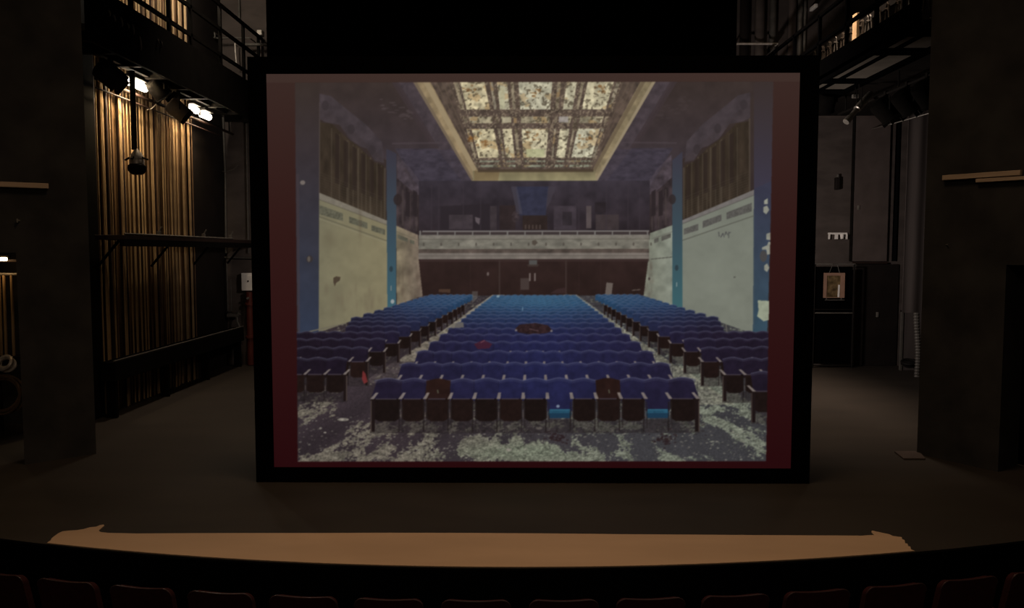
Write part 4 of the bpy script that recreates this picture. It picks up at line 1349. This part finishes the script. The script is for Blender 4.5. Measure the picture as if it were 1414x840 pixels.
# hanks of rope over the pin rail
def hank_mesh(seed):
    rr = random.Random(seed)
    b = MB()
    L_ = rr.uniform(0.35, 0.6)
    for k in range(3):
        dx, dy = rr.uniform(-0.02, 0.02), rr.uniform(-0.03, 0.03)
        b.tube([(dx, dy - 0.03, 0), (dx + 0.01, dy - 0.05, -L_ * 0.5), (dx, dy - 0.02, -L_), (dx, dy + 0.02, -L_), (dx - 0.01, dy + 0.05, -L_ * 0.5), (dx, dy + 0.03, 0), (dx, dy, 0.04), (dx, dy - 0.03, 0)], 0.011, 5)
    b.tube([(0, -0.06, -0.06), (0.03, 0, -0.07), (0, 0.06, -0.06), (-0.03, 0, -0.05), (0, -0.06, -0.06)], 0.012, 5)
    return b
hb('pin_rail', (5.72, 10.2, HZ + 1.10), (5.78, 16.5, HZ + 1.20), M['iron'])
for yk in (10.3, 12.3, 14.3, 16.4):
    hb('pin_rail_post', (5.72, yk - 0.04, HZ + 0.15), (5.78, yk + 0.04, HZ + 1.10), M['iron'])
for k in range(16):
    o = hank_mesh(k).build('rope_hank', M['hank' if k % 4 else 'steel_dark'], None, True)
    o.location = (5.70, 10.6 + k * 0.34 + R.uniform(-0.08, 0.08), HZ + 1.13)
    tag(o, 'hank of rope looped over the pin rail on the right gallery', 'rope hank', 'rope hanks on the right gallery')
area('right_gallery_lamp', (5.2, 12.2, 9.3), (5.6, 12.6, 5.3), 0.5, 20, (1.0, 0.76, 0.52), 120)

# lanterns hanging under the right gallery
gs = 'dark lanterns hanging under the right gallery'
o = empty('lighting_bar', (5.82, 10.2, 4.90), 'dark lighting bar with lanterns under the right gallery', 'pipe')
b = MB(); b.tube([(0, 0, 0), (0, 4.6, 0)], 0.025, 8); b.build('pipe', M['iron'], o)
for yk in (0.3, 2.3, 4.3):
    b = MB(); b.tube([(0, yk, 0), (0, yk, HZ + 0.09 - 4.90)], 0.014, 6); b.build('hanger', M['iron'], o)
for k, (yk, sz, lb) in enumerate(((10.55, 0.34, 'dark lantern on the right lighting bar nearest the proscenium'), (11.05, 0.32, 'dark lantern second from the proscenium on the right lighting bar'), (11.6, 0.34, 'dark lantern in the middle of the right lighting bar'),
                                  (12.2, 0.34, 'dark lantern fourth from the proscenium on the right lighting bar'), (12.9, 0.34, 'dark lantern on the upstage end of the right lighting bar'))):
    spotlight((5.81, yk, 4.62), (0.55, 0.35 - 0.1 * k, -0.6), sz, lb, gs, 'fascia', 4.92)
t = empty('profile_spotlight', at_y(1186, 148, 13.2), 'long grey tubed spotlight slanting below the right gallery near the screen', 'spotlight')
b = MB()
d = Vector((-0.40, -0.15, -0.42)).normalized()
b.tube([-d * 0.34, -d * 0.1, d * 0.05, d * 0.06, d * 0.24, d * 0.25, d * 0.36], [0.05, 0.062, 0.062, 0.042, 0.042, 0.055, 0.055], 12); b.build('barrel', M['steel'], t, True)
b = MB(); b.tube([(0, 0.09, 0), (0, 0.09, 0.3), (0, -0.09, 0.3), (0, -0.09, 0)], 0.012, 6); b.tube([(0, 0, 0.3), (0, 0, HZ + 0.09 - t.location.z)], 0.016, 6); b.build('yoke', M['iron'], t)
p = at_y(1181, 133, 13.4)
t = empty('cable_box', p, 'small pale cable box hanging under the right gallery beside the grey spotlight', 'box')
b = MB(); b.box((-0.05, -0.03, -0.03), (0.05, 0.03, 0.03), bev=0.008); b.build('body', M['steel'], t)
b = MB(); b.tube([(0, 0, 0.03), (0, 0, HZ + 0.09 - p.z)], 0.008, 6); b.build('stem', M['iron'], t)
t = empty('flood_lantern', at_y(1140, 141, 14.2), 'bulky black lantern tucked in behind the right edge of the screen', 'spotlight')
b = MB(); b.lathe([(0.05, 0.2), (0.14, 0.16), (0.17, 0.08), (0.17, -0.1), (0.19, -0.14)], 18, Matrix.Rotation(rad(35), 4, 'X')); b.build('body', M['fascia'], t, True)
b = MB(); b.tube([(-0.2, 0, 0), (-0.2, 0, 0.3), (0.2, 0, 0.3), (0.2, 0, 0)], 0.012, 6); b.tube([(0, 0, 0.3), (0, 0, HZ + 0.09 - t.location.z)], 0.016, 6); b.build('yoke', M['iron'], t)

# drapes and flats in the right wing
def drape(name, px0, px1, pyt, pyb, y, m, label, folds=4, ragged=0.0, amp=0.03, cat='drape'):
    a, c = at_y(px0, pyb, y), at_y(px1, pyt, y)
    Wd, Hh = c.x - a.x, c.z - a.z
    b = MB()
    n_ = 28
    nr = 6
    grid = []
    for side in (0, 1):
        rows_ = []
        for j in range(nr + 1):
            row = []
            for k in range(n_ + 1):
                u = k / n_
                zt = Hh * (1 - j / nr)
                if j == 0:
                    zt += ragged * (R.random() - 0.5) * 0.3 + ragged * 0.6 * u
                row.append(b.bm.verts.new((Wd * u, amp * math.sin(u * folds * 6.283 + 0.4 * j * 0.3) + 0.012 * side, zt)))
            rows_.append(row)
        grid.append(rows_)
    for rows_, fl in zip(grid, (0, 1)):
        for j in range(nr):
            for k in range(n_):
                q = (rows_[j][k], rows_[j][k + 1], rows_[j + 1][k + 1], rows_[j + 1][k])
                b.bm.faces.new(q if not fl else tuple(reversed(q)))
    for k in range(n_):
        b.bm.faces.new((grid[0][0][k], grid[1][0][k], grid[1][0][k + 1], grid[0][0][k + 1]))
        b.bm.faces.new((grid[0][nr][k], grid[0][nr][k + 1], grid[1][nr][k + 1], grid[1][nr][k]))
    for j in range(nr):
        b.bm.faces.new((grid[0][j][0], grid[0][j + 1][0], grid[1][j + 1][0], grid[1][j][0]))
        b.bm.faces.new((grid[0][j][n_], grid[1][j][n_], grid[1][j + 1][n_], grid[0][j + 1][n_]))
    o = b.build(name, m, None, True)
    o.location = a
    return tag(o, label, cat)


t = empty('curtain_track', at_y(1232, 141, 14.6), 'pale ragged bar holding the drapes at the right edge of the wing', 'track')
p1 = at_y(1300, 136, 14.6)
b = MB(); b.box((0, -0.02, -0.02), (p1.x - t.location.x, 0.02, 0.03)); b.build('rail', M['white'], t)
for fr in (0.25, 0.8):
    b = MB(); xx = (p1.x - t.location.x) * fr; b.tube([(xx, 0, 0.02), (xx, 0, HZ + 0.09 - t.location.z)], 0.012, 6); b.build('hanger', M['iron'], t)
drape('wing_drape', 1246, 1290, 142, 432, 14.55, M['grey_cloth'], 'grey drape hanging beside the right pier', 1.5, 0.0, 0.012)
drape('wing_drape', 1232, 1247, 143, 361, 14.62, M['velvet'], 'narrow black drape left of the grey drape in the right wing', 1.2, 0.0, 0.02)
p0, pm, p1 = at_y(1204, 178, 16.69), at_y(1230, 171.5, 14.4), at_y(1285, 156, 13.7)
b = MB(); b.tube([Vector((0, 0, 0)), pm - p0, p1 - p0, Vector((p1.x + 0.5, p1.y, HZ + 0.09)) - p0], 0.009, 6)
o = b.build('slack_cable', M['steel'], None, True); o.location = p0
tag(o, 'thin pale cable running slantwise across the right wing drapes', 'cable')
# lower flat with ribbed hose
y = 16.0
a, c = at_y(1243, 509, y), at_y(1285, 431, y)
t = empty('scenery_flat', (a.x, y, 0), 'low grey flat standing in the right wing against the back', 'flat')
Wd, Hh = c.x - a.x, c.z
b = MB(); b.box((0.02, 0.02, 0), (Wd, 0.05, Hh), bev=0.006); b.build('panel', M['grey_cloth'], t)
b = MB(); b.box((0, 0, 0), (0.035, 0.06, Hh)); b.build('edge_strip', M['steel_dark'], t)
b = MB(); b.box((0, 0.0, Hh), (Wd, 0.07, Hh + 0.03)); b.build('top_strip', M['iron'], t)
y = 15.2
p0, p1 = at_y(1266.5, 512, y), at_y(1267.5, 388, y)
p0.z = 0.0
b = MB()
pts, rs = [], []
nn = 64
for k in range(nn + 1):
    f = k / nn
    pts.append(p0.lerp(p1, f) - p0 + Vector((0.02 * math.sin(f * 7), 0, 0)))
    rs.append(0.045 if k % 2 else 0.058)
b.tube(pts, rs, 10)
o = b.build('ribbed_hose', M['steel_dark']); o.location = (p0.x, p0.y, 0.0)
tag(o, 'ribbed grey hose standing up along the edge of the right pier', 'hose')
coil('cable_coil', at_y(1256, 510, 15.4) + Vector((0, 0, 0.12)), 0.11, 0.025, 5, M['iron'], 'tangle of black cable on the floor by the grey flat', 12, 0.35)

# back wall on the right: big dock door, pipe rack with a mirror, fittings
t = empty('dock_door', wp(1177, 361, 0.06), 'tall brown dock door panel in the back wall right of the screen', 'door panel')
a, c = wp(1177, 361), wp(1231, 148)
b = MB(); b.box((0, 0, 0), (c.x - a.x, 0.058, c.z - a.z), bev=0.006); b.build('leaf', M['panel'], t)
b = MB(); b.box((0, -0.03, -0.05), (c.x - a.x, 0.0, -0.01)); b.build('bottom_rail', M['iron_red'], t)
b = MB(); b.box((-0.05, -0.01, 0), (-0.015, 0.055, c.z - a.z)); b.build('jamb_strip', M['iron'], t)
wall_box('wall_panel', 1178, 364, 1241, 504, 0.03, M['panel_dark'], None, None).name = 'wall_back_lower_panel'
for o in list(COL.objects):
    if o.name.startswith('wall_back_lower'):
        o['kind'] = 'structure'
        o.location.z = 0.0
y = 16.35
a, c = at_y(1122, 504, y), at_y(1180, 365, y)
t = empty('pipe_rack', (a.x, y, 0), 'black pipe rack with thin crossbars against the back wall right of the screen', 'rack')
Wd, Hh = c.x - a.x, c.z
for xx in (0.0, Wd):
    b = MB(); b.tube([(xx, 0, 0), (xx, 0, Hh)], 0.02, 8); b.build('upright', M['iron'], t)
for zz, mk, nm in ((Hh, 'steel', 'crossbar'), (at_y(1150, 432.5, y).z, 'steel', 'crossbar'), (at_y(1150, 430, y).z + 0.035, 'iron', 'crossbar'), (0.05, 'iron', 'crossbar')):
    b = MB(); b.tube([(-0.03, 0, zz), (Wd + 0.02, 0, zz)], 0.012, 8); b.build(nm, M[mk], t)
b = MB(); b.box((0.02, 0.03, 0.08), (Wd - 0.02, 0.05, Hh - 0.05)); b.build('back_sheet', M['velvet'], t)
y = 16.30
t = empty('mirror', at_y(1152, 411, y), 'small wood framed mirror hanging by a cord from the pipe rack', 'mirror')
a, c = at_y(1137, 411.5, y), at_y(1166.5, 377, y)
Wd, Hh = c.x - a.x, c.z - a.z
x0 = a.x - t.location.x
z0 = a.z - t.location.z
fw = 0.055
b = MB()
b.box((x0, -0.02, z0), (x0 + fw, 0.02, z0 + Hh)); b.box((x0 + Wd - fw * 1.5, -0.02, z0), (x0 + Wd, 0.02, z0 + Hh)); b.box((x0 + fw, -0.02, z0 + Hh - fw), (x0 + Wd - fw * 1.5, 0.02, z0 + Hh))
b.box((x0 + fw, -0.02, z0), (x0 + Wd - fw * 1.5, 0.02, z0 + 0.012))
b.build('frame', M['frame_wood'], t)
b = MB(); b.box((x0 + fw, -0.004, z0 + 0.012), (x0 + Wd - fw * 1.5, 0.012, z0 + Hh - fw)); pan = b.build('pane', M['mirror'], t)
b = MB(); b.box((x0 + Wd - fw * 1.5 - 0.05, -0.012, z0 + 0.015), (x0 + Wd - fw * 1.5 - 0.015, -0.004, z0 + Hh * 0.52), rot=Matrix.Rotation(rad(2), 3, 'Y')); tag(b.build('reflection_strip', M['white'], pan), 'bright reflection on the pane, made as a pale strip')  # white strip standing in for a bright reflection in the glass
b = MB(); hz = at_y(1152, 365.5, 16.35).z - t.location.z; b.tube([(x0 + Wd * 0.25, 0, z0 + Hh), (x0 + Wd * 0.45, 0.03, hz + 0.015), (x0 + Wd * 0.65, 0.03, hz + 0.015), (x0 + Wd * 0.75, 0, z0 + Hh)], 0.006, 6); b.build('cord', M['steel_dark'], t)
b = MB(); b.box((x0 + 0.03, -0.03, z0 - 0.05), (x0 + Wd, 0.0, z0 - 0.035)); b.box((x0 + 0.05, -0.01, z0 - 0.04), (x0 + 0.07, 0.0, z0 + 0.005)); b.box((x0 + Wd - 0.07, -0.01, z0 - 0.04), (x0 + Wd - 0.05, 0.0, z0 + 0.005)); b.build('ledge', M['steel_dark'], t)
# pronged white bracket
t = empty('wall_bracket', wp(1155, 326, 0.04), 'white metal wall bracket with short prongs on the back wall above the mirror', 'bracket')
a, c = wp(1143, 330.5), wp(1169, 321.5)
x0, z0 = a.x - t.location.x, a.z - t.location.z
Wd, Hh = c.x - a.x, c.z - a.z
b = MB(); b.box((x0, 0, z0 + Hh * 0.72), (x0 + Wd, 0.04, z0 + Hh)); b.build('plate', M['white'], t)
for fr in (0.0, 0.34, 0.93):
    b = MB(); b.box((x0 + Wd * fr, -0.02, z0), (x0 + Wd * (fr + (0.07 if fr != 0.34 else 0.15)), 0.02, z0 + Hh * 0.75)); b.build('prong', M['white'], t)
b = MB(); b.tube([(x0 + Wd * 0.7, -0.02, z0 + Hh * 0.05), (x0 + Wd * 0.7, -0.02, z0 + Hh * 0.75)], [0.03, 0.045], 8); b.build('knob', M['white'], t)
# dark wall fitting, tag and hook
t = empty('wall_fitting', wp(1156, 252, 0.06), 'small black wall fitting with grey cap high on the back wall right of the screen', 'fitting')
b = MB(); b.box((-0.04, -0.05, -0.15), (0.04, 0.06, 0.1), bev=0.01); b.build('body', M['panel_dark'], t)
b = MB(); b.tube([(0.01, 0, 0.1), (0.01, 0, 0.16)], 0.03, 8); b.build('cap', M['steel_dark'], t)
wall_box('wall_tag', 1182, 284, 1185, 290, 0.075, M['steel'], 'tiny pale tag on the edge of the brown dock door', 'tag', bev=0.003)
wall_box('wall_hook', 1208.5, 431, 1211.5, 438, 0.06, M['steel'], 'small pale hook on the dark lower back wall', 'hook', bev=0.004)
# pipes high on the back wall right of the black cloth
for (px, r, mk, lb) in ((1028, 0.10, 'panel_dark', 'broad dark duct on the back wall nearest the black cloth'), (1049, 0.10, 'back_wall', 'brown grey duct on the back wall second from the black cloth'), (1067, 0.07, 'steel_dark', 'narrow grey duct on the back wall third from the black cloth'),
                        (1094, 0.08, 'panel', 'brown duct on the back wall left of the pale pipe'), (1104, 0.055, 'steel', 'pale pipe on the back wall standing behind the right railing'), (1111, 0.03, 'steel', 'slim pale pipe on the back wall right of the thick pale one')):
    p = wp(px, 40, r + 0.01)
    b = MB()
    b.tube([(0, 0, 0), (0, 0, 9.9 - 4.0)], r, 12)
    for zz in (0.6, 2.0, 3.6):
        b.box((-r - 0.03, 0, zz), (r + 0.03, r + 0.008, zz + 0.04))
    o = b.build('wall_duct', M[mk], None, True)
    o.location = (p.x, p.y, 4.0)
    tag(o, lb, 'duct', 'ducts on the back wall')
pipe_thing('gallery_pipe', [(1018, 60.5), (1074, 60.5)], 0.022, M['chrome'], 'horizontal pale pipe across the ducts right of the black cloth', 'pipe', 0.30)
wall_box('junction_box', 1117.5, 11, 1122, 16, 0.3, M['white'], 'tiny bright junction box above the right railing', 'box')

# ------------------------------------------------------------------ front: curved row of red seats in the dark hall
SEAT_X, SEAT_C, SEAT_R, SEAT_Z, FLOOR_Z = -0.245, 20.574, 15.277, 0.085, -0.905
def make_seat():
    t = empty('theatre_seat', (0, 0, FLOOR_Z), 'red seat', 'seat', 'red theatre seats in the front row')
    Hs = SEAT_Z - FLOOR_Z
    def back_outline(w, h, dip, r):
        pts = []
        n_ = 16
        hw = w / 2
        pts.append((-hw, 0)); pts.append((-hw - 0.004, h * 0.5))
        for k in range(7):
            a = math.pi - k / 6 * math.pi / 2
            pts.append((-hw + r + r * math.cos(a), h - r + r * math.sin(a)))
        for k in range(1, n_):
            u = k / n_
            pts.append((-hw + r + (w - 2 * r) * u, h - dip * math.sin(math.pi * u)))
        for k in range(7):
            a = math.pi / 2 - k / 6 * math.pi / 2
            pts.append((hw - r + r * math.cos(a), h - r + r * math.sin(a)))
        pts.append((hw + 0.004, h * 0.5)); pts.append((hw, 0))
        return pts
    def shell(w, h, dip, r, d0, d1, zb):
        b = MB()
        b.prism([(x, d0, zb + z) for x, z in back_outline(w, h, dip, r)], (0, d1 - d0, 0))
        lean = math.tan(rad(12))
        for v in b.bm.verts:
            v.co.y += -(v.co.z - 0.42) * lean + 0.22 * v.co.x ** 2 * -1.0
        return b
    zb = Hs - 0.60
    b = shell(0.462, 0.60, 0.013, 0.055, -0.030, -0.010, zb)
    bmesh.ops.bevel(b.bm, geom=[e for e in b.bm.edges if len(e.link_faces) == 2 and abs(e.calc_face_angle(0)) > 1.0], offset=0.006, segments=2, affect='EDGES')
    bk = b.build('backrest', M['seat_red'], t, True)
    b = shell(0.45, 0.585, 0.013, 0.055, -0.010, 0.026, zb)
    bmesh.ops.bevel(b.bm, geom=[e for e in b.bm.edges if len(e.link_faces) == 2 and abs(e.calc_face_angle(0)) > 1.0], offset=0.012, segments=3, affect='EDGES')
    b.build('back_cushion', M['seat_red'], t, True)
    b = MB()
    lean = math.tan(rad(12))
    out = back_outline(0.462, 0.60, 0.013, 0.055)
    pts = [(x, -0.028 - (zb + z - 0.42) * lean - 0.22 * x * x, zb + z + 0.001) for x, z in out[2:-2]]
    b.tube(pts, 0.0045, 6)
    b.build('piping', M['seat_rim'], bk)
    b = MB(); b.box((-0.225, 0.02, 0.36), (0.225, 0.47, 0.45), bev=0.03); b.build('seat', M['seat_red'], t, True)
    for s in (-1, 1):
        b = MB(); b.box((s * 0.256 - 0.018, -0.03, 0.60), (s * 0.256 + 0.018, 0.30, 0.635), bev=0.010); b.build('armrest', M['iron_red'], t, True)
        b = MB(); b.box((s * 0.256 - 0.012, 0.02, 0.0), (s * 0.256 + 0.012, 0.10, 0.60)); b.box((s * 0.256 - 0.018, -0.06, 0.0), (s * 0.256 + 0.018, 0.22, 0.02)); b.build('leg', M['iron'], t)
    return t


proto = make_seat()
ords = ('first', 'second', 'third', 'fourth', 'fifth', 'sixth', 'seventh', 'eighth', 'ninth', 'tenth', 'eleventh', 'twelfth', 'thirteenth', 'fourteenth')
for i, k in enumerate(range(-6, 8)):
    c = proto if i == 0 else copy_tree(proto)
    ang = (-0.045 + 0.579 * k) / SEAT_R
    c.location = (SEAT_X + SEAT_R * math.sin(ang), SEAT_C - SEAT_R * math.cos(ang), FLOOR_Z)
    c.rotation_euler = (0, 0, ang)
    c['label'] = 'dark red upholstered theatre seat, %s from the left in the front row' % ords[i]
